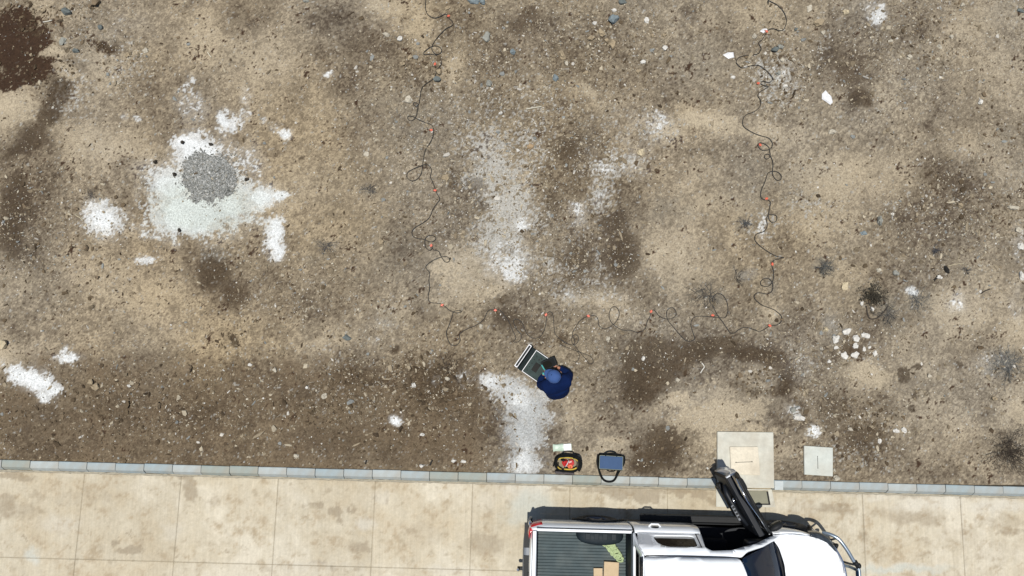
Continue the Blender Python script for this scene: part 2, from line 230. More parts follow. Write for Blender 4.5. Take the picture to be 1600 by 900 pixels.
def attr_mat(name, rough=.95, fine=60.0, amt=.5, groove=False, spec=.15, bump=.6, grit=True):
    m, nt, b = nm(name); L = nt.links
    at = N(nt, 'ShaderNodeAttribute', attribute_name='Col')
    tc = N(nt, 'ShaderNodeTexCoord')
    n = N(nt, 'ShaderNodeTexNoise'); n.inputs['Scale'].default_value = fine; n.inputs['Detail'].default_value = 5; n.inputs['Roughness'].default_value = .75
    L.new(tc.outputs['Object'], n.inputs['Vector'])
    mr = N(nt, 'ShaderNodeMapRange'); mr.inputs[1].default_value = .3; mr.inputs[2].default_value = .7; mr.inputs[3].default_value = 1-amt; mr.inputs[4].default_value = 1+amt
    L.new(n.outputs['Fac'], mr.inputs[0])
    vm = N(nt, 'ShaderNodeVectorMath', operation='SCALE'); L.new(at.outputs['Color'], vm.inputs[0]); L.new(mr.outputs[0], vm.inputs['Scale'])
    last = vm.outputs[0]; hgt = n.outputs['Fac']
    if grit:
        nb_ = N(nt, 'ShaderNodeTexNoise'); nb_.inputs['Scale'].default_value = 1.1; nb_.inputs['Detail'].default_value = 9; nb_.inputs['Roughness'].default_value = .65
        L.new(tc.outputs['Object'], nb_.inputs['Vector'])
        mb_ = N(nt, 'ShaderNodeMapRange'); mb_.inputs[1].default_value = .3; mb_.inputs[2].default_value = .7; mb_.inputs[3].default_value = .90; mb_.inputs[4].default_value = 1.10
        L.new(nb_.outputs['Fac'], mb_.inputs[0]); vb_ = N(nt, 'ShaderNodeVectorMath', operation='SCALE'); L.new(last, vb_.inputs[0]); L.new(mb_.outputs[0], vb_.inputs['Scale']); last = vb_.outputs[0]
    if grit:
        vo = N(nt, 'ShaderNodeTexVoronoi'); vo.inputs['Scale'].default_value = 55; vo.inputs['Randomness'].default_value = 1
        L.new(tc.outputs['Object'], vo.inputs['Vector'])
        sp = N(nt, 'ShaderNodeSeparateColor'); L.new(vo.outputs['Color'], sp.inputs[0])
        th = N(nt, 'ShaderNodeMath', operation='GREATER_THAN'); th.inputs[1].default_value = .70; L.new(sp.outputs[0], th.inputs[0])
        ds = N(nt, 'ShaderNodeMapRange'); ds.inputs[1].default_value = .25; ds.inputs[2].default_value = .45; ds.inputs[3].default_value = 1; ds.inputs[4].default_value = 0
        L.new(vo.outputs['Distance'], ds.inputs[0])
        mu = N(nt, 'ShaderNodeMath', operation='MULTIPLY'); L.new(th.outputs[0], mu.inputs[0]); L.new(ds.outputs[0], mu.inputs[1])
        m2 = N(nt, 'ShaderNodeMath', operation='MULTIPLY'); m2.inputs[1].default_value = .6; L.new(mu.outputs[0], m2.inputs[0])
        tint = N(nt, 'ShaderNodeMapRange'); tint.inputs[3].default_value = .35; tint.inputs[4].default_value = 2.1; L.new(sp.outputs[1], tint.inputs[0])
        vs = N(nt, 'ShaderNodeVectorMath', operation='SCALE'); L.new(at.outputs['Color'], vs.inputs[0]); L.new(tint.outputs[0], vs.inputs['Scale'])
        mx = N(nt, 'ShaderNodeMix', data_type='RGBA'); L.new(m2.outputs[0], mx.inputs[0]); L.new(last, mx.inputs[6]); L.new(vs.outputs[0], mx.inputs[7])
        last = mx.outputs[2]
    if groove:
        mp = N(nt, 'ShaderNodeMapping'); mp.inputs['Rotation'].default_value = (0, 0, -KA); mp.inputs['Scale'].default_value = (42, 1.2, 1)
        L.new(tc.outputs['Object'], mp.inputs['Vector'])
        gn = N(nt, 'ShaderNodeTexNoise'); gn.inputs['Scale'].default_value = 1; gn.inputs['Detail'].default_value = 3; L.new(mp.outputs[0], gn.inputs['Vector'])
        gm = N(nt, 'ShaderNodeMapRange'); gm.inputs[1].default_value = .3; gm.inputs[2].default_value = .7; gm.inputs[3].default_value = .955; gm.inputs[4].default_value = 1.04
        L.new(gn.outputs['Fac'], gm.inputs[0])
        v2 = N(nt, 'ShaderNodeVectorMath', operation='SCALE'); L.new(last, v2.inputs[0]); L.new(gm.outputs[0], v2.inputs['Scale']); last = v2.outputs[0]
        ad = N(nt, 'ShaderNodeMath', operation='ADD'); L.new(n.outputs['Fac'], ad.inputs[0]); L.new(gn.outputs['Fac'], ad.inputs[1]); hgt = ad.outputs[0]
    L.new(last, b.inputs['Base Color'])
    b.inputs['Roughness'].default_value = rough; b.inputs['Specular IOR Level'].default_value = spec
    bp = N(nt, 'ShaderNodeBump'); bp.inputs['Strength'].default_value = bump; bp.inputs['Distance'].default_value = .012
    L.new(hgt, bp.inputs['Height']); L.new(bp.outputs[0], b.inputs['Normal'])
    return m
def A(r, g_, b): return tuple(float(v) for v in alb(r, g_, b))
M = {}
M['ground'] = attr_mat('bare_soil', fine=34, amt=.42, bump=.9)
M['road'] = attr_mat('brushed_concrete', fine=26, amt=.10, groove=True, rough=.85, bump=.2, grit=False, spec=.25)
M['stone'] = attr_mat('pebble_stone', fine=70, amt=.25, rough=.9, bump=.4, grit=False)

# ------------------------------------------------------------------ object helpers
def tag(o, label=None, cat=None, group=None, kind=None):
    if label: o['label'] = label
    if cat: o['category'] = cat
    if group: o['group'] = group
    if kind: o['kind'] = kind
    return o
def empty(name, loc=(0, 0, 0), rz=0.0, parent=None):
    o = bpy.data.objects.new(name, None); col.objects.link(o); o.location = loc; o.rotation_euler = (0, 0, rz)
    o.empty_display_size = .2
    if parent: o.parent = parent
    return o
def link(name, me, parent=None, loc=(0, 0, 0), rot=(0, 0, 0)):
    o = bpy.data.objects.new(name, me); col.objects.link(o); o.location = loc; o.rotation_euler = rot
    if parent: o.parent = parent
    return o
def np_mesh(name, V, Fq, C=None, m=None, smooth=True):
    me = bpy.data.meshes.new(name); k = Fq.shape[1]
    me.vertices.add(len(V)); me.vertices.foreach_set('co', np.ascontiguousarray(V, dtype=np.float32).ravel())
    me.loops.add(Fq.size); me.loops.foreach_set('vertex_index', Fq.astype(np.int32).ravel())
    me.polygons.add(len(Fq)); me.polygons.foreach_set('loop_start', np.arange(0, Fq.size, k, dtype=np.int32))
    me.polygons.foreach_set('use_smooth', np.full(len(Fq), smooth, dtype=bool))
    me.update(calc_edges=True)
    if C is not None:
        a = me.color_attributes.new('Col', 'FLOAT_COLOR', 'POINT')
        a.data.foreach_set('color', np.concatenate([C, np.ones((len(C), 1))], 1).astype(np.float32).ravel())
    if m: me.materials.append(m)
    return me
def grid_faces(nx, ny):
    i = np.arange(nx-1)[:, None]*ny + np.arange(ny-1)[None, :]
    return np.stack([i, i+ny, i+ny+1, i+1], -1).reshape(-1, 4)
class MB:
    def __init__(s): s.v = []; s.f = []
    def add(s, V, Fc, mtx=None):
        b = len(s.v)
        for p in V: s.v.append(tuple(mtx @ Vector(p)) if mtx else tuple(p))
        for f in Fc: s.f.append(tuple(i+b for i in f))
        return s
    def box(s, x0, x1, y0, y1, z0, z1, mtx=None):
        V = [(x, y, z) for x in (x0, x1) for y in (y0, y1) for z in (z0, z1)]
        return s.add(V, [(0,1,3,2),(4,6,7,5),(0,4,5,1),(2,3,7,6),(0,2,6,4),(1,5,7,3)], mtx)
    def tube(s, P, r, n=8, caps=True, flat=1.0):
        P = [Vector(p) for p in P]; rs = r if isinstance(r, (list, tuple)) else [r]*len(P)
        V = []; Fc = []; up = Vector((0, 0, 1)); prev = None
        for i, p in enumerate(P):
            t = (P[min(i+1, len(P)-1)]-P[max(i-1, 0)])
            if t.length < 1e-9: t = Vector((1, 0, 0))
            t.normalize()
            a = prev - t*prev.dot(t) if prev is not None else None
            if a is None or a.length < 1e-4:
                a = up.cross(t)
                if a.length < .05: a = Vector((1, 0, 0)).cross(t)
            a.normalize(); b = t.cross(a); prev = a
            for k in range(n):
                an = 2*math.pi*k/n; V.append(p + a*math.cos(an)*rs[i] + b*math.sin(an)*rs[i]*flat)
        for i in range(len(P)-1):
            for k in range(n):
                k2 = (k+1) % n; Fc.append((i*n+k, i*n+k2, (i+1)*n+k2, (i+1)*n+k))
        if caps: Fc.append(tuple(range(n-1, -1, -1))); Fc.append(tuple((len(P)-1)*n+k for k in range(n)))
        return s.add(V, Fc)
    def ell(s, c, r, seg=16, rings=10, mtx=None):
        V = []; Fc = []
        for i in range(rings+1):
            th = math.pi*i/rings
            for k in range(seg):
                ph = 2*math.pi*k/seg
                V.append((c[0]+r[0]*math.sin(th)*math.cos(ph), c[1]+r[1]*math.sin(th)*math.sin(ph), c[2]+r[2]*math.cos(th)))
        for i in range(rings):
            for k in range(seg):
                k2 = (k+1) % seg; Fc.append((i*seg+k, (i+1)*seg+k, (i+1)*seg+k2, i*seg+k2))
        return s.add(V, Fc, mtx)
    def loft(s, rings, close=True, cap0=False, cap1=False):
        n = len(rings[0]); V = [p for r in rings for p in r]; Fc = []
        for i in range(len(rings)-1):
            for k in range(n if close else n-1):
                k2 = (k+1) % n; Fc.append((i*n+k, i*n+k2, (i+1)*n+k2, (i+1)*n+k))
        if cap0: Fc.append(tuple(range(n-1, -1, -1)))
        if cap1: Fc.append(tuple((len(rings)-1)*n+k for k in range(n)))
        return s.add(V, Fc)
    def build(s, name, m, parent=None, smooth=False, bevel=0, seg=2, loc=(0,0,0), rot=(0,0,0), solid=0, sub=0, weld=False):
        me = bpy.data.meshes.new(name); me.from_pydata(s.v, [], s.f); me.materials.append(m)
        bm = bmesh.new(); bm.from_mesh(me)
        if weld: bmesh.ops.remove_doubles(bm, verts=bm.verts, dist=1e-4)
        bmesh.ops.recalc_face_normals(bm, faces=bm.faces); bm.to_mesh(me); bm.free()
        me.polygons.foreach_set('use_smooth', [smooth]*len(me.polygons)); me.update()
        o = link(name, me, parent, loc, rot)
        if solid: q = o.modifiers.new('s', 'SOLIDIFY'); q.thickness = solid; q.offset = -1
        if bevel: q = o.modifiers.new('b', 'BEVEL'); q.width = bevel; q.segments = seg; q.limit_method = 'ANGLE'; q.angle_limit = R(40); q.harden_normals = False
        if sub: q = o.modifiers.new('u', 'SUBSURF'); q.levels = sub; q.render_levels = sub
        return o
def catmull(P, n=6, closed=False):
    P = [Vector(p) for p in P]; out = []
    m = len(P)
    for i in range(m-1):
        p0 = P[max(i-1, 0)]; p1 = P[i]; p2 = P[i+1]; p3 = P[min(i+2, m-1)]
        for k in range(n):
            t = k/n
            out.append(.5*((2*p1)+(-p0+p2)*t+(2*p0-5*p1+4*p2-p3)*t*t+(-p0+3*p1-3*p2+p3)*t**3))
    out.append(P[-1]); return out
def rrect(hx, hy, r, z, n=5, cx=0, cy=0):
    P = []
    for (sx, sy, a0) in ((1, 1, 0), (-1, 1, 90), (-1, -1, 180), (1, -1, 270)):
        for k in range(n+1):
            a = R(a0+90*k/n); P.append((cx+sx*(hx-r)+r*math.cos(a), cy+sy*(hy-r)+r*math.sin(a), z))
    return P

# ================================================================== SETTING
# ---- ground: fine where the photograph looks, coarser out to the horizon
st = .0225
fx = np.arange(-11.3, 11.3, st); fy = np.arange(-1.75, 8.3, st)
ex = [fx[-1]]; stp = .05
while ex[-1] < 600: stp *= 1.35; ex.append(ex[-1]+stp)
ex = np.array(ex[1:]); ey = ex-ex[0]+.06
XS = np.concatenate([-ex[::-1], fx, ex]); YS = np.concatenate([fy[0]-ey[::-1], fy, fy[-1]+ey])
GX, GY = np.meshgrid(XS, YS, indexing='ij'); GX = GX.ravel(); GY = GY.ravel()
GZ = ground_h(GX, GY)
far = sst(-5.25, -5.6, kerb_v(GX, GY)); GZ = np.where(kerb_v(GX, GY) < -5.3, -.06, GZ)
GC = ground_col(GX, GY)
outd = np.maximum(np.maximum(np.abs(GX)-11.3, GY-8.3), -1.75-GY); GC = mix(GC, alb(138, 124, 102), sst(0, 1.2, outd))
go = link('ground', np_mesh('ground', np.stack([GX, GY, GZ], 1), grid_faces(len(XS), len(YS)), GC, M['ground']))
tag(go, 'bare brown and tan stony soil with pale cement spills', kind='structure')

# ---- concrete road of slabs
STAIN = [(960,766,34,8,0,1),(1000,772,40,12,5,1),(1020,782,18,9,0,1),(1060,768,30,7,0,.9),(1098,772,20,12,0,.8),(1085,790,12,10,0,.4),(700,746,60,4,0,.5),(500,740,60,4,0,.5),(870,765,24,5,0,.6),(1300,772,20,3,0,.5),(1500,778,30,3,0,.5),(640,830,14,8,0,.5),(330,782,20,9,0,.4),(60,775,24,8,0,.4),(1260,810,30,10,0,.4),(1580,830,30,10,0,.5),(1350,840,14,10,0,.5),(1440,845,22,9,0,.4),(1120,784,16,8,0,.6),(20,746,36,9,0,.9),(10,790,30,26,30,.5),(298,765,16,24,0,.7),(290,748,14,6,0,.9),(120,780,60,22,0,.35),(170,778,30,12,0,.35),(525,798,13,9,0,.9),(532,812,10,9,0,.7),(492,790,12,6,20,.7),(475,794,8,6,0,.5),(550,795,6,8,0,.6),
 (205,862,30,8,0,.75),(180,850,7,7,0,.6),(225,848,7,12,0,.35),(200,833,8,3,0,.6),(155,855,18,14,0,.35),(604,784,6,8,0,.5),(700,783,12,6,0,.35),(560,855,26,14,0,.5),(660,835,60,26,0,.35),(760,850,50,26,0,.45),(640,800,40,30,0,.25),
 (278,866,4,4,0,.8),(358,858,4,5,0,.6),(37,841,4,4,0,.8),(500,882,10,4,0,.7),(523,884,6,5,0,.6),(415,888,12,8,0,.4),(345,805,30,14,0,.25),(80,805,40,16,0,.3),(100,850,40,10,0,.25),(990,768,60,12,-4,.75),(1015,780,22,10,0,.6),(930,762,40,7,0,.5),(1095,765,40,12,0,.4),(1110,780,20,12,0,.3),
 (1300,795,44,10,0,.5),(1430,810,70,18,0,.5),(1390,800,50,16,0,.4),(1500,840,60,30,0,.35),(1370,860,40,30,0,.35),(1450,870,60,20,0,.3),(1560,860,50,30,0,.35),(1420,775,24,5,0,.9),(1330,800,20,8,0,.4),(1560,815,60,14,0,.4),(330,850,40,16,0,.3),(470,850,40,14,0,.25),(250,800,60,20,0,.2),(40,800,40,20,0,.4)]
PALE = [(830,775,34,36,0,1),(800,760,20,16,0,.8),(850,760,16,14,0,.7),(1450,785,70,16,0,.8),(1560,790,60,14,0,.8),(1370,775,60,8,0,.6),(50,870,12,14,0,1),(90,820,40,16,0,.5),(570,818,20,12,0,.7),(600,775,14,14,0,.4),(1400,888,90,8,0,.8),(1250,790,40,10,0,.4),(1180,888,60,16,0,.3),(700,890,40,8,0,.5),(480,885,60,10,0,.4),(270,830,20,14,0,.4),(820,800,30,20,0,.7),(760,780,20,20,0,.3),(1190,790,30,10,0,.2)]
GREEN = [(830,790,36,30,0,.8),(810,805,30,20,0,.6),(50,868,12,14,0,.7),(1400,890,90,7,0,.8)]
def road_col(X, Y):
    px, py = to_px(X, Y, -.10)
    n1 = fbm(px, py, 90, 301, 5, .6); n2 = fbm(px, py, 22, 311, 5, .65); n3 = fbm(px, py, 5, 321, 3, .7)
    ax = px+(fbm(px, py, 15, 333, 4, .65)-.5)*26; ay = py+(fbm(px, py, 15, 343, 4, .65)-.5)*22
    c = np.broadcast_to(alb(209, 198, 174), px.shape+(3,)).copy()
    c = mix(c, alb(196, 179, 148), sst(.45, .72, n1*.6+n2*.4)*.55)
    c = mix(c, alb(226, 217, 196), sst(.50, .30, n1*.6+n2*.4)*.8)
    c = mix(c, alb(184, 168, 143), sst(.54, .68, n2*.6+n3*.4)*.6); g1 = vn(px, py, 2.4, 391)*.5+vn(px, py, 4.2, 393)*.5; c = c*(.93+.14*g1)[..., None]; c = mix(c, alb(150,134,108), sst(.80,.9,g1*.6+n2*.4+.08)*.5)
    c = mix(c, alb(160, 145, 120), sst(.66, .80, fbm(px, py, 11, 351, 4, .6))*.45)
    lines = vn(px*1.0, py*0+3, 1.6, 361)*.5+fbm(px, py*.06, 4, 371, 2)*.5
    c = c*(.93+.14*lines)[..., None]
    s = blobs(ax, ay, STAIN, .45, 1.2); s = sst(.25,.6,s*(.75+.6*n3)); c = mix(c, alb(158, 143, 120), s*.62)
    p = blobs(ax, ay, PALE, .3, 1.3); c = mix(c, alb(222, 217, 203), p*.7)
    q = blobs(ax, ay, GREEN, .3, 1.3); c = mix(c, alb(196, 202, 192), q*.65)
    v = -kerb_v(X, Y)
    c = mix(c, alb(168, 156, 134), sst(.30, .16, v+.05*n2)*sst(.35, .6, n2)*.75)
    dust = sst(.58, .72, n3*.4+n2*.6); c = mix(c, alb(172, 152, 118), dust*.3)
    return np.clip(c*(.97+.06*n3)[..., None], .02, .85)
road = empty('road', (0, 0, 0)); tag(road, 'pale concrete carriageway of square jointed slabs', kind='structure')
ROADZ = -.10
rb = MB()
def kbox(mb, u0, u1, v0, v1, z0, z1):
    V = [(*kw(u, v), z) for u in (u0, u1) for v in (v0, v1) for z in (z0, z1)]
    mb.add(V, [(0,1,3,2),(4,6,7,5),(0,4,5,1),(2,3,7,6),(0,2,6,4),(1,5,7,3)])
kbox(rb, -600, 600, -5.25, -.02, -.28, -.1075)
M['joint'] = mat('dark_joint', A(176,160,130), .95, var=.3, scale=20)
rb.build('sub_base', M['joint'], road)
rows = [(-.205, -1.66), (-1.66, -3.30), (-3.30, -5.2)]
for ri, (va, vb) in enumerate(rows):
    for k in range(-9, 9):
        u0 = -.69+1.715*k; u1 = u0+1.715; gp = .0024
        near = (ri < 2 and -10 < u0 < 9.5)
        d = .025 if near else .12
        us = np.linspace(u0+gp, u1-gp, int(1.71/d)); vs = np.linspace(vb+gp, va-gp, int((va-vb)/d))
        U, Vv = np.meshgrid(us, vs, indexing='ij'); U = U.ravel(); Vv = Vv.ravel()
        # arris drop at the slab edges, plus a skirt
        e = np.minimum(np.minimum(U-us[0], us[-1]-U), np.minimum(Vv-vs[0], vs[-1]-Vv))
        X = KO.x+U*KU[0]+Vv*KV[0]; Y = KO.y+U*KU[1]+Vv*KV[1]
        Z = ROADZ+random.uniform(-.0015, .0015)+(fbm(X, Y, .5, 401, 2)-.5)*.006 - .004*(e < 1e-6)
        V3 = np.stack([X, Y, Z], 1); nx, ny = len(us), len(vs)
        Fg = grid_faces(nx, ny)
        ring = list(range(0, ny)) + [i*ny+ny-1 for i in range(1, nx)] + [(nx-1)*ny+j for j in range(ny-2, -1, -1)] + [i*ny for i in range(nx-2, 0, -1)]
        rv = V3[ring].copy(); rv[:, 2] = ROADZ-.03; b0 = len(V3); L_ = len(ring)
        sk = np.array([[ring[i], b0+i, b0+(i+1) % L_, ring[(i+1) % L_]] for i in range(L_)])
        V4 = np.concatenate([V3, rv]); C = road_col(V4[:, 0], V4[:, 1])
        C *= random.uniform(.96, 1.035)
        o = link('slab', np_mesh('slab', V4, np.concatenate([Fg, sk]), C, M['road']), road)

# road beyond the built slabs, plain sheet each way
rx = MB(); kbox(rx, -600, -.69+1.715*-9-.01, -5.2, -.205, -.119, ROADZ); kbox(rx, -.69+1.715*9+.01, 600, -5.2, -.205, -.119, ROADZ)
M['roadfar'] = mat('concrete_far', A(208,195,166), .85, var=.15, scale=.7)
rx.build('far_slab', M['roadfar'], road)

# ---- kerb of precast stones
kerb = empty('kerb', (0, 0, 0)); tag(kerb, 'low kerb of pale blue grey concrete kerbstones', kind='structure')
def kmat(n, c): return mat('kerb_concrete_'+n, c, .8, var=.10, scale=9, bump=.3, bscale=120, dust=.5)
KM = [kmat('blue', A(170,183,186)), kmat('pale', A(184,194,194)), kmat('sky', A(162,179,184)), kmat('grey', A(158,169,163)), kmat('white', A(204,212,212))]
def kstone(l):
    # cross-section: flat top with a battered road face
    prof = [(0, -.25), (0, .028), (-.006, .034), (-.105, .034), (-.120, .029), (-.172, -.050), (-.184, -.25)]
    mb = MB(); rings = []
    for u in (0.0, .006, l/2, l-.006, l):
        q = .003 if u in (0.0, l) else 0
        bow = .010*0
        rings.append([(u+bow, p[0]-q*(1 if p[0] > -.05 else -1), p[1]-q) for p in prof])
    mb.loft(rings, True, True, True); return mb
sv = None
seq = {0:1,1:2,2:0,3:1,4:0,5:2,6:3,7:3}
js = -8.44
kb_cache = {}
for k in range(-12, 46):
    u = js+.5*k
    if k > 36+8: pass
    pxu = to_px(*kw(u, 0))[0]
    # the chamber slab interrupts the kerb
    if 1100 < pxu < 1200 : continue
    c = [0,1,2,1,0,3,0,1,4][random.randrange(9)]
    if 0 <= k < 8: c = [1,0,0,2,2,1,3,3][k]
    if 8 <= k < 13: c = [1,0,2,0,1][k-8]
    if 13 <= k < 20: c = [0,3,3,0,1,1,3][k-13]
    if pxu > 1200: c = [0,0,1,0,2,0,0][k % 7]
    if c not in kb_cache:
        o = kstone(.492).build('kerbstone', KM[c], kerb); kb_cache[c] = o.data
    else: o = link('kerbstone', kb_cache[c], kerb)
    x, y = kw(u+.004, random.uniform(-.006, .006)); o.location = (x, y, random.uniform(-.004, .004)); o.rotation_euler = (0, random.uniform(-.004, .004), KA+random.uniform(-.009, .009))
# mortar bead where kerb meets road
fb = MB(); P = []
for i in range(0, 400):
    u = -12+i*.06
    P.append((*kw(u, -.192+random.uniform(-.006, .006)), ROADZ+.002))
fb.tube(P, [random.uniform(.012, .028) for _ in P], 6, flat=.7)
M['mortar'] = mat('mortar', A(178,170,150), .95, var=.2, scale=14, bump=.6)
fb.build('mortar_bead', M['mortar'], kerb, smooth=True)
# far kerb and verge beyond the truck, outside the picture
fk = MB(); kbox(fk, -600, 600, -5.40, -5.25, -.3, .03); fk.build('far_kerb', KM[3], kerb, bevel=.01)

# ================================================================== LOOSE STONES (uncountable)
rng = np.random.RandomState(5)
_ico = bmesh.new(); bmesh.ops.create_icosphere(_ico, subdivisions=1, radius=1)
IV = np.array([v.co[:] for v in _ico.verts]); IF = np.array([[v.index for v in f.verts] for f in _ico.faces]); _ico.free()
def scatter(name, n, dens, rlo, rmed, rsig, rmax, colf, label, cat, zr=.55, bounds=(-10.6, 10.6, -1.5, 8.0), parent=None, zfun=None):
    X = rng.uniform(bounds[0], bounds[1], n*6); Y = rng.uniform(bounds[2], bounds[3], n*6)
    px, py = to_px(X, Y, 0)
    p = dens(px, py)*(kerb_v(X, Y) > .03); p = p/p.max()
    ok = rng.rand(len(X)) < p
    X = X[ok][:n]; Y = Y[ok][:n]; n = len(X)
    r = np.clip(np.exp(np.log(rmed)+rsig*rng.randn(n)), rlo, rmax)
    Z = zfun(X, Y) if zfun else ground_h(X, Y)
    a = rng.uniform(0, 2*np.pi, n); sx = np.exp(.30*rng.randn(n)); sy = 1/sx; sz = rng.uniform(.4, .8, n)
    V = IV[None]*(1+.30*rng.randn(n, len(IV), 1))
    x = V[..., 0]*(sx*r)[:, None]; y = V[..., 1]*(sy*r)[:, None]; z = V[..., 2]*(sz*r)[:, None]
    ca, sa = np.cos(a)[:, None], np.sin(a)[:, None]
    P = np.stack([x*ca-y*sa+X[:, None], x*sa+y*ca+Y[:, None], z+Z[:, None]+(r*sz*(zr-.35))[:, None]], -1)
    Fc = (IF[None]+(np.arange(n)*len(IV))[:, None, None]).reshape(-1, 3)
    C = np.repeat(colf(n, X, Y)[:, None, :], len(IV), 1).reshape(-1, 3)
    o = link(name, np_mesh(name, P.reshape(-1, 3), Fc, C, M['stone'], smooth=False), parent)
    return tag(o, label, cat, kind='stuff')
def pick(pal, wts):
    pal = np.array([alb(*p) for p in pal]); wts = np.array(wts)/sum(wts)
    def f(n, X, Y):
        return pal[rng.choice(len(pal), n, p=wts)]*rng.uniform(.85, 1.12, (n, 1))
    return f
GRIT = [(780,200,230,200,0,1),(840,380,150,100,0,.9),(920,60,160,90,0,.9),(1215,110,60,80,0,1),(1480,330,130,90,0,.9),(1280,560,110,70,0,1),(620,600,180,70,0,.8),(1430,80,160,90,0,.7),(660,110,90,80,0,.8),(1560,330,60,120,0,.8),(1290,320,50,60,0,.5),(200,110,60,50,0,.6),(70,370,110,110,0,.6),(1340,660,110,60,0,.7),(470,440,120,80,0,.5),(320,620,250,80,0,.35),(600,520,120,60,0,.5),(1000,520,160,60,0,.45),(1560,560,60,60,0,.3),(100,40,100,60,0,.5),(900,520,120,70,0,.5)]
def dgrit(px, py):
    ax = px+(fbm(px, py, 40, 3, 3)-.5)*50; ay = py+(fbm(px, py, 40, 91, 3)-.5)*50
    b = blobs(ax, ay, GRIT, .2, 1.4); t = blobs(ax, ay, TAN, .3, 1.2); wsp = blobs(px, py, WHITE[:20]+RED[:6], .8, 1.3)
    return np.clip((.16+b)*(1-.72*t)*(1-.8*wsp), .02, 1)*(.35+.65*sst(.35, .65, fbm(px, py, 16, 501, 3)))
scatter('pebbles', 42000, dgrit, .0035, .0075, .42, .021,
        pick([(205,196,175),(176,162,138),(150,136,113),(226,222,212),(120,108,90),(160,160,152),(96,84,68)], [2.6,3,3,1.0,1.8,1.2,.7]), 'small loose pale pebbles littering the soil', None)
scatter('small_stones', 4200, dgrit, .011, .019, .42, .055,
        pick([(196,184,160),(166,152,128),(140,126,104),(216,210,198),(150,152,148)], [2,3.6,4,.5,1]), 'small stones lying about on the soil', None)
def dclod(px, py):
    return (.03+blobs(px+(fbm(px, py, 30, 601, 3)-.5)*50, py+(fbm(px, py, 30, 611, 3)-.5)*50, CLOD, .3, 1.3)**1.5)*(1-blobs(px, py, WHITE[:48], .8, 1.3))
scatter('soil_clods', 13000, dclod, .006, .014, .5, .05,
        pick([(112,97,76),(96,82,64),(128,112,90),(80,68,53)], [3,3,2,1.6]), 'broken clods of brown earth', None)
# straw and twigs
def litter(name, n, L, cols, ll, rr, label):
    mb_v = []; mb_f = []; C = []
    cc = 0
    while cc < n:
        b = L[rng.randint(len(L))]
        px = b[0]+rng.randn()*b[2]*.6; py = b[1]+rng.randn()*b[3]*.6
        p = gh(px, py)
        if kerb_v(p.x, p.y) < .05: continue
        a = rng.uniform(0, math.pi); l = rng.uniform(*ll); q = len(mb_v); d = Vector((math.cos(a), math.sin(a), 0)); s = Vector((-d.y, d.x, 0))
        r_ = rr*rng.uniform(.6, 1.4); bend = rng.uniform(-.25, .25)*l
        c = alb(*cols[rng.randint(len(cols))])
        for t in (-.5, 0, .5):
            m_ = p+d*l*t+s*bend*(1-4*t*t)+Vector((0, 0, .008+rng.uniform(0, .008)))
            for k in range(3):
                an = 2.094*k; mb_v.append(m_+s*math.cos(an)*r_+Vector((0, 0, math.sin(an)*r_))); C.append(c)
        for i in range(2):
            for k in range(3): mb_f.append([q+i*3+k, q+i*3+(k+1) % 3, q+i*3+3+(k+1) % 3, q+i*3+3+k])
        cc += 1
    o = link(name, np_mesh(name, np.array([v[:] for v in mb_v]), np.array(mb_f), np.array(C), M['stone'], False)); tag(o, label, kind='stuff')
litter('dry_straw', 420, [(560,610,110,50),(690,600,80,50),(500,650,90,40),(190,290,60,50),(1370,480,60,50),(770,640,30,40),(1480,400,80,60),(1300,600,60,50),(650,480,300,200),(900,520,200,60)],
       [(205,192,160),(180,165,130),(222,214,196),(110,95,74)], (.03, .11), .0022, 'scattered dry straw and thin twigs')

# ---- gravel heap on the cement spill
pile = empty('gravel_heap', gh(328, 276)); tag(pile, 'round heap of grey gravel on the white cement spill', 'gravel heap')
pc = g(328, 276, 0)
def gpz(X, Y): return ground_h(X, Y)
def dpile(px, py):
    e = np.sqrt(((px-328)/45)**2+((py-276)/38)**2)+(fbm(px, py, 14, 701, 3)-.5)*.6
    return sst(1.05, .93, e)+.06*sst(1.4, 1.0, e)
gr = scatter('gravel', 7000, dpile, .006, .0115, .3, .022, pick([(166,167,163),(144,145,140),(188,188,183),(116,117,112),(212,211,206),(152,148,136)], [3,3,2,2,.8,1.2]), None, None,
        bounds=(pc.x-.7, pc.x+.7, pc.y-.6, pc.y+.6), zr=.7)
gr.parent = pile; gr.matrix_parent_inverse = Matrix.Translation(-pile.location)

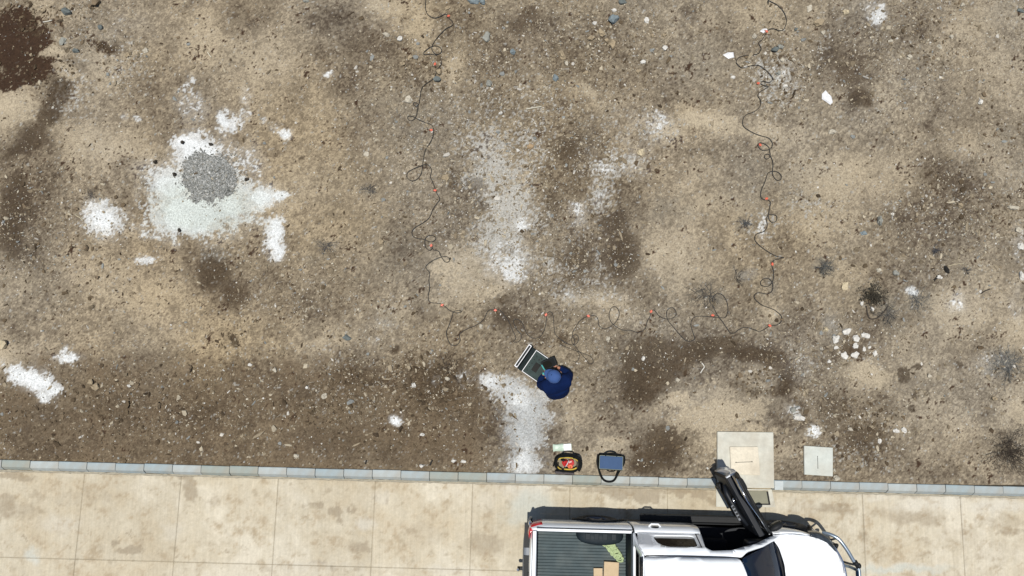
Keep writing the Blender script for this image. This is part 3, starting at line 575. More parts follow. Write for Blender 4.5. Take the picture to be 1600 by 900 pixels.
# ================================================================== SINGLE ROCKS
RM = {}
def rmat(k, c, **kw_):
    if k not in RM: RM[k] = mat('rock_'+k, c, .9, var=.22, scale=26, bump=.5, bscale=90, **kw_)
    return RM[k]
PAL = {'white': A(232,228,218), 'pale': A(205,196,176), 'tan': A(178,160,130), 'brown': A(138,120,95), 'grey': A(160,160,150), 'blue': A(134,146,149), 'slate': A(112,119,116), 'cream': A(214,198,164), 'dark': A(64,56,44), 'plastic': A(246,246,246), 'orange': A(190,162,124)}
ROCKDIR = Vector((0, 0, 1))
def rock(px, py, w_, h_, ang, c, label, kind='rock', cat='rock', tall=.5, group=None, seed=None):
    s = int(rng.randint(1 << 30)); r_ = random.Random(int(s))
    bm = bmesh.new(); bmesh.ops.create_icosphere(bm, subdivisions=2, radius=1)
    dirs = [Vector((r_.gauss(0, 1), r_.gauss(0, 1), r_.gauss(0, .8))).normalized() for _ in range(9)]
    offs = [r_.uniform(.62, .9) for _ in dirs]
    for v in bm.verts:
        p = v.co.copy()
        for d, o_ in zip(dirs, offs):
            q = p.dot(d)
            if q > o_: p -= d*(q-o_)
        nz = mnoise.noise(p*1.4+Vector((s % 97, s % 31, 0))); v.co = p*(1+.55*nz+r_.uniform(-.07, .07))
    p0 = gh(px, py); depth = (HC-p0.z)*.97; k = depth/F/2*1.12
    rx_, ry_ = w_*k*1.04, h_*k*1.04; rz_ = min(rx_, ry_)*tall*1.9
    for v in bm.verts: v.co = Vector((v.co.x*rx_, v.co.y*ry_, v.co.z*rz_ + rz_*.35))
    me = bpy.data.meshes.new(kind); bm.to_mesh(me); bm.free(); me.materials.append(rmat(c, PAL[c]))
    o = link(kind, me, None, p0, (0, 0, R(-ang)))
    return tag(o, label, cat, group)
GW = 'white rubble lumps scattered below the ash patch'
RK = [
 (106,19,17,12,20,'slate','big grey rock near the top left corner',.6),(151,5,14,13,0,'brown','brown rock at the top edge right of the big grey rock',.6),(143,12,9,8,0,'brown','smaller brown rock touching the brown rock at the top edge',.6),
 (93,33,11,8,10,'brown','brown rock just below left of the big grey rock, beside a pale stick',.6),(158,43,9,8,0,'slate','small slate rock alone right of the big grey rock',.5),(119,80,11,7,10,'slate','slate blue stone at the edge of the dark red soil',.5),
 (98,64,11,14,0,'grey','flat grey stone half buried above the slate blue stone',.25),(200,87,9,8,0,'tan','tan stone above the small drift of grey pebbles',.5),(228,80,10,7,-20,'pale','pale stone right of the tan stone above the pebble drift',.5),
 (478,2,9,6,0,'grey','grey stone cut by the top edge left of the cable',.5),(604,54,11,8,25,'pale','pale angular stone left of the white stone near the top',.4),(625,61,8,9,20,'white','white stone between the pale angular stone and the left cable',.5),
 (638,157,13,12,0,'pale','round pale stone touching the small cable loop on the left',.4),(641,92,8,9,30,'tan','tan stone, upper right one of a pair left of the cable',.6),(629,101,9,7,0,'tan','tan stone, lower left one of a pair left of the cable',.6),
 (686,113,9,11,0,'tan','upright tan cobble against the left cable',.6),(683,125,11,8,0,'slate','slate grey block lying on the left cable below a tan cobble',.6),(654,105,8,7,0,'brown','brown stone between the tan pair and the cable clip',.5),
 (764,131,9,11,0,'grey','grey stone standing alone in dark soil right of the left cable',.6),(761,58,13,17,20,'grey','flat grey slab of rock right of the top of the left cable',.35),(699,13,9,6,-40,'tan','oval tan stone inside the top loop of the left cable',.5),
 (740,3,18,10,0,'blue','pale blue rock cut by the top edge',.5),(754,4,9,9,0,'blue','small blue rock against the right side of the pale blue rock',.5),(868,123,11,11,0,'blue','round blue stone alone below the tan rocks',.4),(957,31,17,15,-25,'blue','largest blue rock, with a jagged outline',.5),
 (972,3,14,10,0,'slate','slate rock cut by the top edge above the largest blue rock',.5),(801,82,8,9,0,'blue','blue grey stone between two dark patches near the top',.5),(923,60,11,8,0,'tan','tan rock left of the chain of three tan rocks',.6),
 (940,52,9,14,-35,'tan','long tan rock, uppermost of the chain of three',.6),(948,64,8,8,0,'tan','squarish tan rock, middle of the chain of three',.6),(957,70,11,15,15,'tan','big tan rock, lowest of the chain of three',.6),
 (878,87,10,16,-20,'tan','tall tan stone left of the chain of tan rocks',.5),(885,99,6,9,0,'pale','small pale stone below the tall tan stone',.5),(959,17,8,6,0,'white','small white stone just above the largest blue rock',.5),(929,37,8,6,30,'white','small white stone left of the largest blue rock',.5),
 (1010,33,8,9,0,'white','white stone right of the largest blue rock',.5),(1039,75,9,8,20,'white','white three-cornered stone right of the tan rocks',.4),(1005,97,10,6,-15,'white','flat white stone below the white three-cornered stone',.4),
 (876,7,8,7,0,'tan','tan stone at the top edge between blue rocks',.5),(1019,56,7,6,0,'tan','tan stone under the white stone right of the largest blue rock',.5),(1037,56,9,6,0,'tan','brownish tan stone above the white three-cornered stone',.5),(915,115,9,7,20,'tan','tan stone on a dark patch below the chain of rocks',.5),(997,112,8,9,0,'tan','tan stone below the flat white stone',.5),
 (1145,121,8,6,10,'white','small white stone below the white plastic scrap',.5),(1278,37,16,11,-20,'tan','angular tan rock with a dark crack left of the round pale stone',.6),(1320,20,10,9,0,'cream','round cream stone near the top right',.5),(1264,14,9,11,20,'pale','pale flat rock above the angular tan rock',.3),(1286,51,7,6,0,'pale','pale pebble below the angular tan rock',.5),
 (1243,46,5,5,0,'slate','small dark stone left of the angular tan rock',.6),(1299,206,12,9,10,'pale','pale stone below the white sheet scrap',.5),(1210,78,11,11,0,'slate','slate green rock right of the upper right cable',.6),(1219,74,9,8,0,'grey','grey rock touching the slate green rock',.6),(1222,95,7,6,10,'pale','pale stone, left one of two under the slate green rock',.5),(1239,94,8,5,10,'pale','pale stone, right one of two under the slate green rock',.5),
 (1227,135,8,6,15,'white','oval white stone below the rubble beside the right cable',.5),(1178,57,7,8,0,'pale','pale stone left of the upper right cable clip',.5),(1215,115,7,8,20,'grey','grey stone in the rubble beside the right cable',.5),
 (1467,73,10,7,20,'pale','oval pale stone in the upper right, left of the open tan soil',.5),(1420,90,10,7,30,'pale','pale stone left of the oval pale stone in the upper right',.4),(1391,65,7,5,0,'pale','small pale stone by the powdery white patch at the top',.5),(1486,58,8,6,35,'pale','pale stone above right of the oval pale stone',.5),(1503,8,8,6,-30,'pale','pale stone near the top edge on the right',.5),(1531,160,7,9,0,'white','white stone alone in the upper right corner area',.5),
 (1593,17,12,6,20,'slate','slate stone cut by the right edge near the top',.5),(829,229,10,9,30,'orange','orange tan stone above the pale speckled ground',.5),(1001,239,13,11,10,'cream','cream stone on brown soil right of the speckled ground',.4),(809,235,6,5,0,'white','white pebble left of the orange tan stone',.5),(1373,346,7,14,5,'grey','upright grey block with a dark edge right of the middle',.9),(1580,325,13,8,5,'pale','pale oblong rock near the right edge',.6),(1589,325,4,6,0,'pale','small pale stone touching the pale oblong rock',.6),
 (1500,322,9,7,30,'tan','tan stone among pebbles left of the right edge rubble',.5),(1349,364,10,8,0,'blue','blue grey flat stone left below the upright grey block',.3),(595,378,10,9,0,'tan','round tan stone with a dark shadow in the left half',.7),(530,363,8,7,0,'tan','tan stone left of the round tan stone with the shadow',.4),(135,388,8,9,0,'brown','brown stone below the white powder patch on the left',.6),
 (120,327,7,6,0,'brown','brown stone left of the white powder patch',.6),(152,434,6,6,0,'brown','brown stone between the lower powder patch and the left edge',.6),(7,537,13,15,0,'cream','cream boulder cut by the left edge',.6),(542,528,12,9,20,'slate','slate blue stone above the cloddy dark soil',.4),(697,278,11,10,20,'tan','flat tan stone right of the left cable',.3),
 (572,241,8,9,20,'pale','pale flat stone left of the figure of eight cable loop',.25),(507,618,9,8,20,'pale','pale stone at the left end of the cloddy soil',.5),(647,602,7,8,0,'white','white stone in the middle of the cloddy soil',.5),(430,578,7,7,0,'pale','pale stone left of the cloddy soil',.5),(699,592,7,6,0,'pale','pale stone at the right end of the cloddy soil',.5),(752,510,6,8,0,'pale','pale stone under the left end of the bottom cable',.5),
 (950,530,7,9,0,'pale','pale stone below the first loop of the bottom cable',.5),(1005,560,6,7,0,'white','white stone in dark soil right of the person',.5),(1058,594,7,6,0,'pale','pale stone above the pale dry patch',.5),(1290,515,9,8,0,'cream','cream stone left of the white rubble lumps',.5),(1319,447,10,15,25,'cream','curved cream stone above the white rubble lumps',.35),
 (1247,652,18,9,15,'white','long white stone above the square chamber slab',.5),(1239,640,8,9,0,'grey','grey stone touching the long white stone',.5),(1412,672,7,9,0,'white','white stone, right one of two above the square cover',.5),(1400,673,8,7,0,'white','white stone, left one of two above the square cover',.5),(1306,747,9,8,0,'pale','pale stone at the lower right corner of the square cover',.6),(1303,735,5,5,0,'pale','pale pebble touching the right edge of the square cover',.6),
 (1328,671,8,6,0,'pale','pale stone right of the small white powder lump',.5),(1374,690,5,8,0,'white','white stone in dark soil right of the square cover',.5),(659,728,8,5,0,'white','white stone on the back edge of the kerb',.6),(724,721,7,5,0,'white','white stone, right one of two just behind the kerb',.5),(709,720,7,5,0,'white','white stone, left one of two just behind the kerb',.5),
 (660,679,7,5,0,'white','white stone below the round white powder disc',.5),(464,712,8,6,10,'pale','pale stone near the kerb in the lower left',.5),(782,178,6,6,0,'white','white pebble in the upper middle right of the left cable',.5),(1467,433,8,7,0,'white','white stone left of the black scrap',.5),(1372,422,7,6,0,'pale','pale stone right of the grey dead bush',.5),(1399,427,8,9,0,'grey','grey hollow stone between two dead bushes',.5),
 (1590,360,10,8,0,'pale','pale rock, upper one of three at the right edge',.5),(1594,385,10,12,0,'white','white rock, middle one of three at the right edge',.4),(1596,432,9,14,0,'white','white rock, lowest of three at the right edge',.4),(1362,483,6,7,0,'white','white stone between two curved dark twigs',.5),(1346,474,5,7,30,'white','white stone at the foot of the dark leafy bush',.5),
 (1451,587,6,7,0,'pale','pale stone right of the wet spots',.5),(1552,623,7,7,0,'tan','tan stone near the right edge above the dead bush',.5),(480,605,5,5,0,'white','small white stone left of the pale stone in the clods',.5),(391,570,6,5,0,'white','small white stone below the middle left',.5),(202,603,6,5,0,'white','small white stone in the lower left soil',.5),(143,597,9,9,0,'tan','tan lump, left one near the white spill at the left',.5),(150,606,11,10,20,'tan','tan lump, right one near the white spill at the left',.5),(296,577,11,13,0,'brown','brown clod with a dark hollow in the lower left',.7),(247,634,9,11,20,'brown','brown lump beside a pale splinter in the lower left',.6)]
for r_ in RK: rock(r_[0], r_[1], r_[2], r_[3], r_[4], r_[5], r_[6], tall=r_[7])
LL = ['largest white rubble lump, upper right of the ash grey patch', 'slanting white rubble lump at the lower edge of the ash grey patch', 'white rubble lump right of the slanting one', 'uppermost right white rubble lump of the scatter', 'white rubble lump in the centre of the scatter', 'tall white rubble lump at the lower left of the scatter', 'flat white rubble lump at the bottom middle of the scatter', 'white rubble lump at the far right of the scatter', 'narrow white rubble lump right of the centre of the scatter', 'tiny white rubble lump beside the narrow one', 'small pale rubble lump under the slanting one', 'smallest rubble lump, lowest left of the scatter']
for qi, (x, y, a, b, an) in enumerate([(1322,518,13,12,0),(1306,530,12,9,-50),(1337,528,11,10,0),(1351,524,13,9,20),(1336,540,9,9,0),(1319,555,9,13,10),(1336,554,11,8,-20),(1367,552,7,9,15),(1350,545,5,8,0),(1358,543,5,5,0),(1306,543,7,6,0),(1295,565,6,5,0)]):
    rock(x, y, a, b, an, 'white', LL[qi], kind='rubble_lump', cat='rubble', tall=.32, group=GW)
for (x, y, l) in [(286,223,'black pebble at the upper left of the white spill'),(330,226,'black pebble on the upper right of the white spill'),(273,273,'black pebble on the pale spill left of the gravel heap'),(244,254,'dark pebble outside the upper left of the spill'),(281,360,'dark pebble at the lower edge of the pale spill'),(386,281,'dark pebble right of the gravel heap')]:
    rock(x, y, 6, 6, 0, 'dark', l, kind='pebble', cat='pebble', tall=.7)

# ---- scraps of white plastic sheet: crumpled thin solids
M['plastic'] = mat('white_plastic', A(250,250,250), .45, var=.04, scale=12, bump=.3, bscale=30)
def scrap(P, label, m='plastic', name='plastic_scrap', cat='scrap', lift=.02, n=7):
    P = [gh(*p) for p in P]; c = sum(P, Vector())/len(P)
    mb = MB(); V = [Vector((0, 0, lift))]; Fc = []
    rings = 4; k = len(P)
    for i in range(1, rings+1):
        for p in P:
            d = (p-c)*(i/rings); V.append(Vector((d.x, d.y, (lift*random.uniform(.3, 1.6) if i < rings else .006))))
    for j in range(k): Fc.append((0, 1+j, 1+(j+1) % k))
    for i in range(rings-1):
        for j in range(k): Fc.append((1+i*k+j, 1+(i+1)*k+j, 1+(i+1)*k+(j+1) % k, 1+i*k+(j+1) % k))
    mb.add(V, Fc); o = mb.build(name, M[m], None, smooth=False, solid=.004, loc=c); return tag(o, label, cat)
scrap([(1290,141),(1294,146),(1299,151),(1301,160),(1297,164),(1290,159),(1284,155),(1284,147)], 'torn white plastic sheet lying on dark soil in the upper right')
scrap([(1129,86),(1137,82),(1146,82),(1147,90),(1138,92)], 'small pointed scrap of white plastic left of the right cable')
scrap([(1187,49),(1192,45),(1198,45),(1200,50),(1193,52)], 'small white plastic scrap at the uppermost clip of the right cable')
# ---- sticks and pipes
def stick(P, r, c, label, name='stick', cat='stick'):
    W = []
    for p in P:
        q = gh(*p); q.z += r*1.1+.004; W.append(q)
    base = W[0].copy(); mb = MB(); mb.tube(catmull([q-base for q in W], 4), r, 7)
    return tag(mb.build(name, mat(name+'_mat', c, .8, var=.15, scale=30), None, True, loc=base), label, cat)
stick([(822,171),(833,169),(846,167)], .012, A(214,208,188), 'straight pale stick lying in the upper middle')
stick([(68,35),(75,34),(82,32)], .010, A(225,220,205), 'short pale stick beside a brown rock at the upper left')
stick([(1096,567),(1100,573),(1097,578),(1094,583)], .010, A(226,222,210), 'curved white stick in dark soil right of the person')
stick([(325,82),(328,87),(331,90)], .010, A(220,212,190), 'short pale splinter near the top left above the faint spill')
stick([(119,337),(125,340),(131,345)], .008, A(205,192,160), 'thin pale twig touching the left powder patch')
stick([(1353,478),(1355,490),(1359,498),(1370,497),(1382,486),(1387,478)], .011, A(70,60,50), 'bent dark branch below the dark leafy bush')
stick([(1480,416),(1492,413),(1504,412)], .006, A(205,192,160), 'thin straw coloured stalk right of the black scrap')
stick([(1532,459),(1538,455),(1546,452)], .009, A(60,52,44), 'short dark stick in the right part below the black scrap')
stick([(672,727),(674,722),(676,719)], .014, A(30,27,24), 'short black peg leaning behind the kerb')
stick([(571,725),(573,719)], .012, A(34,30,26), 'small black peg just behind the kerb, left of the leaning one')
stick([(261,633),(259,638)], .009, A(222,214,196), 'pale splinter in the lower left soil')
M['blackscrap'] = mat('black_scrap', A(38,34,28), .9, var=.3, scale=30)
scrap([(1475,415),(1479,416),(1484,422),(1483,428),(1477,426),(1474,421)], 'black scrap on tan soil in the right part', 'blackscrap', lift=.035, name='black_scrap')
scrap([(1469-12,438),(1463,432),(1466,428),(1467,432),(1460,440)], 'small black scrap left below the larger one', 'blackscrap', lift=.02, name='black_scrap')

# ---- dead bushes
def bush(px, py, rpx, n, c, label, h=.16, leafy=0, seed=1):
    r_ = random.Random(seed); base = gh(px, py); Rm = rpx/F*11.9; mb = MB()
    for i in range(n):
        a = r_.uniform(0, 2*math.pi); l = Rm*r_.uniform(.45, 1.1); el = r_.uniform(.1, .9)
        d = Vector((math.cos(a), math.sin(a), el*h/Rm*1.6)); p = Vector((r_.gauss(0, Rm*.22), r_.gauss(0, Rm*.22), .0)); P = [p]
        for k in range(1, 5):
            d2 = d+Vector((r_.gauss(0, .45), r_.gauss(0, .45), r_.gauss(0, .10))); p = p+d2*l/4; p.z = max(p.z, .004); P.append(p)
        mb.tube(P, [.0035, .003, .0025, .0018, .001], 3)
        for q in range(3):
            s = P[r_.randint(1, 4)]; a2 = a+r_.uniform(-1.1, 1.1); l2 = l*r_.uniform(.2, .45)
            m_ = s+Vector((math.cos(a2), math.sin(a2), r_.uniform(-.1, .3)))*l2*.5
            e = m_+Vector((math.cos(a2+r_.gauss(0, .5)), math.sin(a2+r_.gauss(0, .5)), r_.uniform(-.2, .3)))*l2*.5; m_.z = max(m_.z, .004); e.z = max(e.z, .004)
            mb.tube([s, m_, e], [.0022, .0017, .0008], 3, caps=False)
            if leafy:
                for t in range(leafy):
                    o_ = e+Vector((r_.gauss(0, .015), r_.gauss(0, .015), r_.gauss(0, .01))); a3 = r_.uniform(0, 6.28); u = Vector((math.cos(a3), math.sin(a3), r_.uniform(-.4, .4)))*.012; v = Vector((-u.y, u.x, 0))*.6
                    mb.add([o_-u, o_+v, o_+u, o_-v], [(0, 1, 2, 3)])
    m = mat('dead_twigs', c, .9, var=.3, scale=14)
    return tag(mb.build('dead_bush', m, None, loc=base), label, 'dead bush')
bush(1105,462,26,46,A(92,88,82),'dry grey bush inside the loop of the bottom cable, spiky fan of twigs',seed=2)
bush(1288,419,17,60,A(100,100,96),'small round grey dead bush, bristly, on grey soil right of the cable',seed=3,h=.12)
bush(1361,462,17,60,A(66,60,46),'dark leafy dead bush above the bent dark branch',leafy=3,seed=4)
bush(1388,492,20,40,A(90,88,84),'flat grey dead bush between the bent branch and the right edge',seed=5,h=.06)
bush(1432,470,20,44,A(112,112,108),'ash grey dead bush beside a pale powder spot',seed=6,h=.08)
bush(1574,705,34,85,A(72,62,50),'large dark brown dead bush near the kerb at the right edge',leafy=1,seed=7,h=.22)
bush(1572,570,28,70,A(118,118,114),'wide grey mat of dead twigs at the right edge',seed=8,h=.05)
bush(1460,392,9,26,A(76,78,84),'tiny grey dead bush above the black scrap',seed=9,h=.06)
bush(1510,422,9,22,A(84,84,86),'tiny grey dead bush right of the straw stalk',seed=10,h=.06)
bush(510,386,14,34,A(96,94,92),'small grey dead bush in the left half below the open tan soil',seed=11,h=.05)
bush(577,297,13,30,A(104,100,94),'faint grey dead bush left of the figure of eight cable loop',seed=12,h=.04)
bush(1163,349,12,34,A(88,90,92),'small grey dead bush left of the right cable',seed=13,h=.05)
bush(1152,432,14,16,A(60,58,56),'sparse dark dead bush left of the right cable loop',seed=14,h=.06)
bush(700,575,24,20,A(64,52,40),'thin brown dead bush at the right of the cloddy soil',seed=15,h=.06)
bush(143,305,12,20,A(100,94,88),'small grey dead bush above the left powder patch',seed=16,h=.04)

# ================================================================== CHAMBERS
M['conc_green'] = mat('chamber_concrete', A(216,214,200), .85, var=.13, scale=9, bump=.4, bscale=70, dust=.45)
M['conc_tan'] = mat('cover_concrete_tan', A(238,228,206), .85, var=.16, scale=13, bump=.5, bscale=60, dust=.55)
M['conc_pale'] = mat('cover_concrete_pale', A(214,218,209), .85, var=.10, scale=11, bump=.35, bscale=70, dust=.35)
M['hole'] = mat('dark_hole', (.01, .01, .01), .9)
M['wetc'] = mat('damp_concrete', A(146,144,124), .8, var=.10, scale=6, bump=.3)
def poly_block(name, pts, z0, z1, m, parent, holes=[], bevel=.006):
    # prism over ground points, pts are pixel corners read at height z1
    bm = bmesh.new(); L = []
    for loop in [pts]+holes:
        vs = [bm.verts.new((g(x, y, z1)-parent.location)) for x, y in loop]; L.append(vs)
    es = []
    for vs in L:
        for i in range(len(vs)): es.append(bm.edges.new((vs[i], vs[(i+1) % len(vs)])))
    bmesh.ops.triangle_fill(bm, edges=es, use_beauty=True)
    bmesh.ops.recalc_face_normals(bm, faces=bm.faces)
    if bm.faces and bm.faces[0].normal.z < 0: bmesh.ops.reverse_faces(bm, faces=bm.faces)
    ret = bmesh.ops.extrude_face_region(bm, geom=bm.faces[:])
    for v in [e for e in ret['geom'] if isinstance(e, bmesh.types.BMVert)]: v.co.z = z1-parent.location.z
    top = set(e for e in ret['geom'] if isinstance(e, bmesh.types.BMVert))
    for v in bm.verts:
        if v not in top: v.co.z = z0-parent.location.z
    bmesh.ops.recalc_face_normals(bm, faces=bm.faces)
    bmesh.ops.dissolve_limit(bm, angle_limit=R(1), verts=bm.verts, edges=bm.edges)
    me = bpy.data.meshes.new(name); bm.to_mesh(me); bm.free(); me.materials.append(m)
    o = link(name, me, parent)
    if bevel: b = o.modifiers.new('b', 'BEVEL'); b.width = bevel; b.segments = 2; b.limit_method = 'ANGLE'
    return o
ch = empty('drain_chamber', (*g(1165, 713, 0)[:2], -.05)); tag(ch, 'concrete drain chamber slab with a raised square tan lid, beside the open truck door', 'drain chamber')
poly_block('surround', [(1121,674.5),(1208.5,675.5),(1210,763),(1121,762)], -.35, .036, M['conc_green'], ch)
lid = poly_block('lid', [(1140.5,698),(1184.5,698),(1188,742.5),(1142.5,741)], .036, .062, M['conc_tan'], ch, bevel=.008)
def groove(par, P0, P1, z, r, par_off):
    a, b = g(*P0, z)-par_off, g(*P1, z)-par_off
    mb = MB(); mb.tube([a, b], .004, 6, flat=.5)
    for p in (a, b): mb.ell(p, (r, r, .003), 12, 6)
    return mb
groove(ch, (1150,722.5), (1175,721.5), .0625, .010, ch.location).build('lifting_slot', M['hole'], ch)
cv = empty('inspection_cover', (*g(1279, 720, 0)[:2], -.02)); tag(cv, 'pale square concrete cover with a vertical lifting slot, sunk in soil near the kerb', 'inspection cover')
poly_block('slab', [(1256.5,696.5),(1301.5,699.5),(1301.5,744.5),(1257,741.5)], -.12, .018, M['conc_pale'], cv)
groove(cv, (1277.5,713), (1278,731.5), .0185, .007, cv.location).build('lifting_slot', M['hole'], cv)
ki = empty('kerb_inlet', (*g(1170, 778, -.1)[:2], -.1)); tag(ki, 'drain inlet with a sunken grey slab in the road under the open door', 'drain inlet')
poly_block('frame', [(1119,763.5),(1206,764.5),(1212,793),(1119,792)], -.2, -.078, M['conc_green'], ki, holes=[[(1136,766.5),(1200,766),(1204,789),(1136,788.5)]], bevel=.004)
poly_block('sunken_slab', [(1138,767.5),(1197.5,767),(1201,787),(1138,786.5)], -.2, -.086, M['wetc'], ki, bevel=.004)
poly_block('pit', [(1134,765),(1202,765),(1206,791),(1134,791)], -.25, -.0905, M['hole'], ki, bevel=0)
cs = MB(); kb0 = empty('x'); bpy.data.objects.remove(kb0)
pw = [g(1210.5,751,.05), g(1224,751.5,.05), g(1224,766,.05), g(1210.5,765.5,.05)]
kt = MB(); kt.add([p for p in pw]+[Vector((p.x, p.y, -.2)) for p in pw], [(0,1,2,3),(4,7,6,5),(0,4,5,1),(1,5,6,2),(2,6,7,3),(3,7,4,0)])
kt.build('kerb_infill', KM[4], kerb, bevel=.006)

# ================================================================== CABLE WITH CLIPS
M['cable'] = mat('black_cable', (.016, .014, .012), .6, var=.2)
M['clip'] = mat('orange_clip', A(236,104,70), .45, var=.08, scale=30)
M['clipdark'] = mat('clip_jaw', (.03, .022, .02), .5)
T1 = lambda ox, oy, s, L: [(ox+x/s, oy+y/s) for x, y in L]
left = T1(400,0,4,[(1064,-16),(1058,40),(1070,85),(1110,110),(1150,100),(1185,85),(1205,110),(1230,140),(1225,160),(1185,180),(1150,215),(1115,260),(1100,290),(1102,318),(1125,342),(1152,335),(1160,315),(1143,292),(1110,288),(1075,305),(1050,330),(1056,345),(1090,342),(1130,350),(1155,378),(1158,405),(1135,435),(1125,460),(1115,490),(1080,515),(1045,545),(1030,580),(1025,620),(1018,655),(1000,668),(985,658),(990,645),(1010,650),(1014,668),(1000,735),(970,758),(950,745),(955,730),(985,733),(1010,748),(1060,770),(1100,785),(1110,820),(1105,860),(1085,900)]) \
 + T1(400,225,4,[(1060,40),(1048,90),(1040,150),(1033,190),(1005,225),(970,232),(945,210),(950,180),(985,158),(1030,140),(1060,130),(1085,140),(1098,170),(1090,205),(1105,240),(1120,280),(1130,310),(1148,345),(1130,375),(1105,410),(1085,460),(1050,490),(1000,520),(976,545),(980,575),(1005,590),(1050,597),(1090,612),(1117,602),(1122,582),(1095,570),(1065,582),(1055,610),(1060,645),(1085,665),(1100,650),(1097,637),(1108,660),(1140,670),(1155,700),(1180,735),(1203,737),(1210,718),(1185,703),(1140,712),(1090,738),(1060,770),(1085,805),(1080,850),(1085,900)]) \
 + T1(400,450,4,[(1075,60),(1090,90),(1150,98),(1180,115),(1210,140),(1250,155),(1282,150),(1270,140),(1235,148),(1225,180),(1205,235),(1190,280),(1200,325),(1220,355),(1250,358),(1275,330),(1272,290),(1310,260),(1370,235),(1420,200),(1445,150),(1470,135),(1520,138),(1550,170),(1580,210),(1602,262)])
bott = T1(800,450,4,[(24,310),(10,335),(34,338),(56,318),(55,290),(32,262),(12,222),(10,202),(30,195),(60,215),(80,260),(100,295),(140,315),(180,300),(205,250),(215,190),(215,165),(235,148),(255,168),(262,240),(270,290),(310,325),(355,352),(390,356),(412,335),(415,310),(398,292),(380,300),(372,328),(384,354),(392,330),(376,290),(400,240),(430,200),(475,178),(520,175),(538,200),(540,230),(570,255),(610,245),(650,210),(670,165),(655,125),(625,120),(607,160),(612,200),(640,235),(690,262),(740,265),(790,278),(830,255),(845,210),(865,170),(870,145),(890,140),(920,175),(960,192),(1000,190),(1027,165),(1015,130),(990,123),(967,150),(975,200),(1010,245),(1060,305),(1100,333),(1140,320),(1130,280),(1118,230),(1130,190),(1165,177),(1240,180),(1290,185),(1330,185),(1348,150),(1345,100),(1320,50),(1285,35),(1255,60),(1253,105),(1278,160),(1310,205)])
bott += T1(1120,360,4.353-.06*0,[(35,745-20),(75,800),(110,845),(140,850),(185,818),(235,802),(290,815),(345,835),(390,820),(425,795)]) if False else T1(1120,360,5.29,[(35,740),(75,800),(105,842),(140,850),(185,818),(235,802),(290,815),(345,835),(390,820),(425,795)])
right = T1(1120,360,5.29,[(450,788),(500,780),(530,755),(535,715),(510,685),(470,655),(420,635),(370,615),(325,580),(308,550),(320,525),(350,515),(420,525),(455,500),(463,460),(455,425),(430,400),(395,398),(365,420),(365,450),(400,465),(435,455),(460,425),(470,380),(468,330),(455,290),(470,250),(510,235),(555,225),(500,215),(440,185),(380,145),(325,95),(315,60),(335,25),(395,8)]) \
 + T1(1120,240,6.92,[(440,862),(490,850),(535,815),(548,770),(540,710),(555,665),(590,658),(640,668),(652,700),(640,730),(605,745),(575,720),(560,680),(570,600),(580,530),(555,500),(500,490),(475,450),(485,390),(510,330),(535,260),(555,210),(600,190),(660,200),(697,240),(690,280),(655,288),(620,255),(603,210),(607,100),(580,30),(560,10),(530,8),(512,32),(530,58),(565,48),(578,10),(573,-5)]) \
 + T1(1120,120,6.92,[(572,800),(560,760),(515,728),(470,715),(440,735),(460,770),(500,795),(550,790),(585,775),(600,730),(575,680),(540,655),(480,640),(390,605),(300,550),(278,500),(290,440),(330,405),(400,380),(455,335),(475,280),(460,240),(440,210),(460,170),(510,140),(550,115),(500,100),(470,80),(490,55),(560,68),(595,40)]) \
 + T1(1120,0,6.92,[(600,860),(560,800),(500,745),(440,710),(380,712),(310,730),(260,735),(215,695),(210,660),(245,620),(310,605),(400,598),(455,575),(475,530),(450,470),(490,430),(530,360),(560,325),(610,315),(680,335),(725,315),(750,250),(745,190),(710,120),(650,60),(590,25),(550,8),(555,50),(560,-30)])
def cable(P, r, name, label, cat=None, parent=None):
    W = []; 
    px, py = zip(*P)
    Q = catmull([(x, y, 0) for x, y in P], 5)
    for i, q in enumerate(Q):
        b = g(q.x, q.y, 0); W.append(b)
    zs = ground_h(np.array([w_.x for w_ in W]), np.array([w_.y for w_ in W]))
    for i, w_ in enumerate(W): w_.z = float(zs[max(0, i-2):i+3].max())+r*1.05+.006+.010*abs(math.sin(i*.11))
    mb = MB(); o0 = parent.location if parent else Vector((0, 0, 0))
    mb.tube([w_-o0 for w_ in W], r, 6)
    return mb.build(name, M['cable'], parent, smooth=True)
cab = empty('electrode_cable', gh(774, 485)); tag(cab, 'long thin black cable with orange clips looping round three sides of the plot', 'cable')
cable(left+bott, .0066, 'cable_run', None, parent=cab); cable(right, .0066, 'cable_run', None, parent=cab)
ld = empty('lead_wire', gh(905, 550)); tag(ld, 'thin dark wire doubled back in a long loop right behind the person', 'wire')
cable(T1(860,470,8.18,[(130,500),(200,545),(270,565),(310,575),(350,630),(400,685),(450,745),(490,800),(525,805),(548,780),(530,730),(480,695),(410,670),(340,645),(250,610),(160,575),(120,545)]), .0055, 'wire_run', None, parent=ld)
cable(T1(860,470,8.18,[(330,640),(365,680),(360,740),(330,785),(290,770)]), .0055, 'wire_run', None, parent=ld)
CL = [(701,26,20),(680,101,80),(674,204,0),(680,298,10),(674,384,80),(691,477,30),(774,485,0),(853,492,70),(919,494,-20),(1017,487,70),(1113,493,0),(1202,509,-25),(1206,413,-80),(1197,311,30),(1187,227,-40),(1184,131,10),(1197,50,-40)]
proto = None
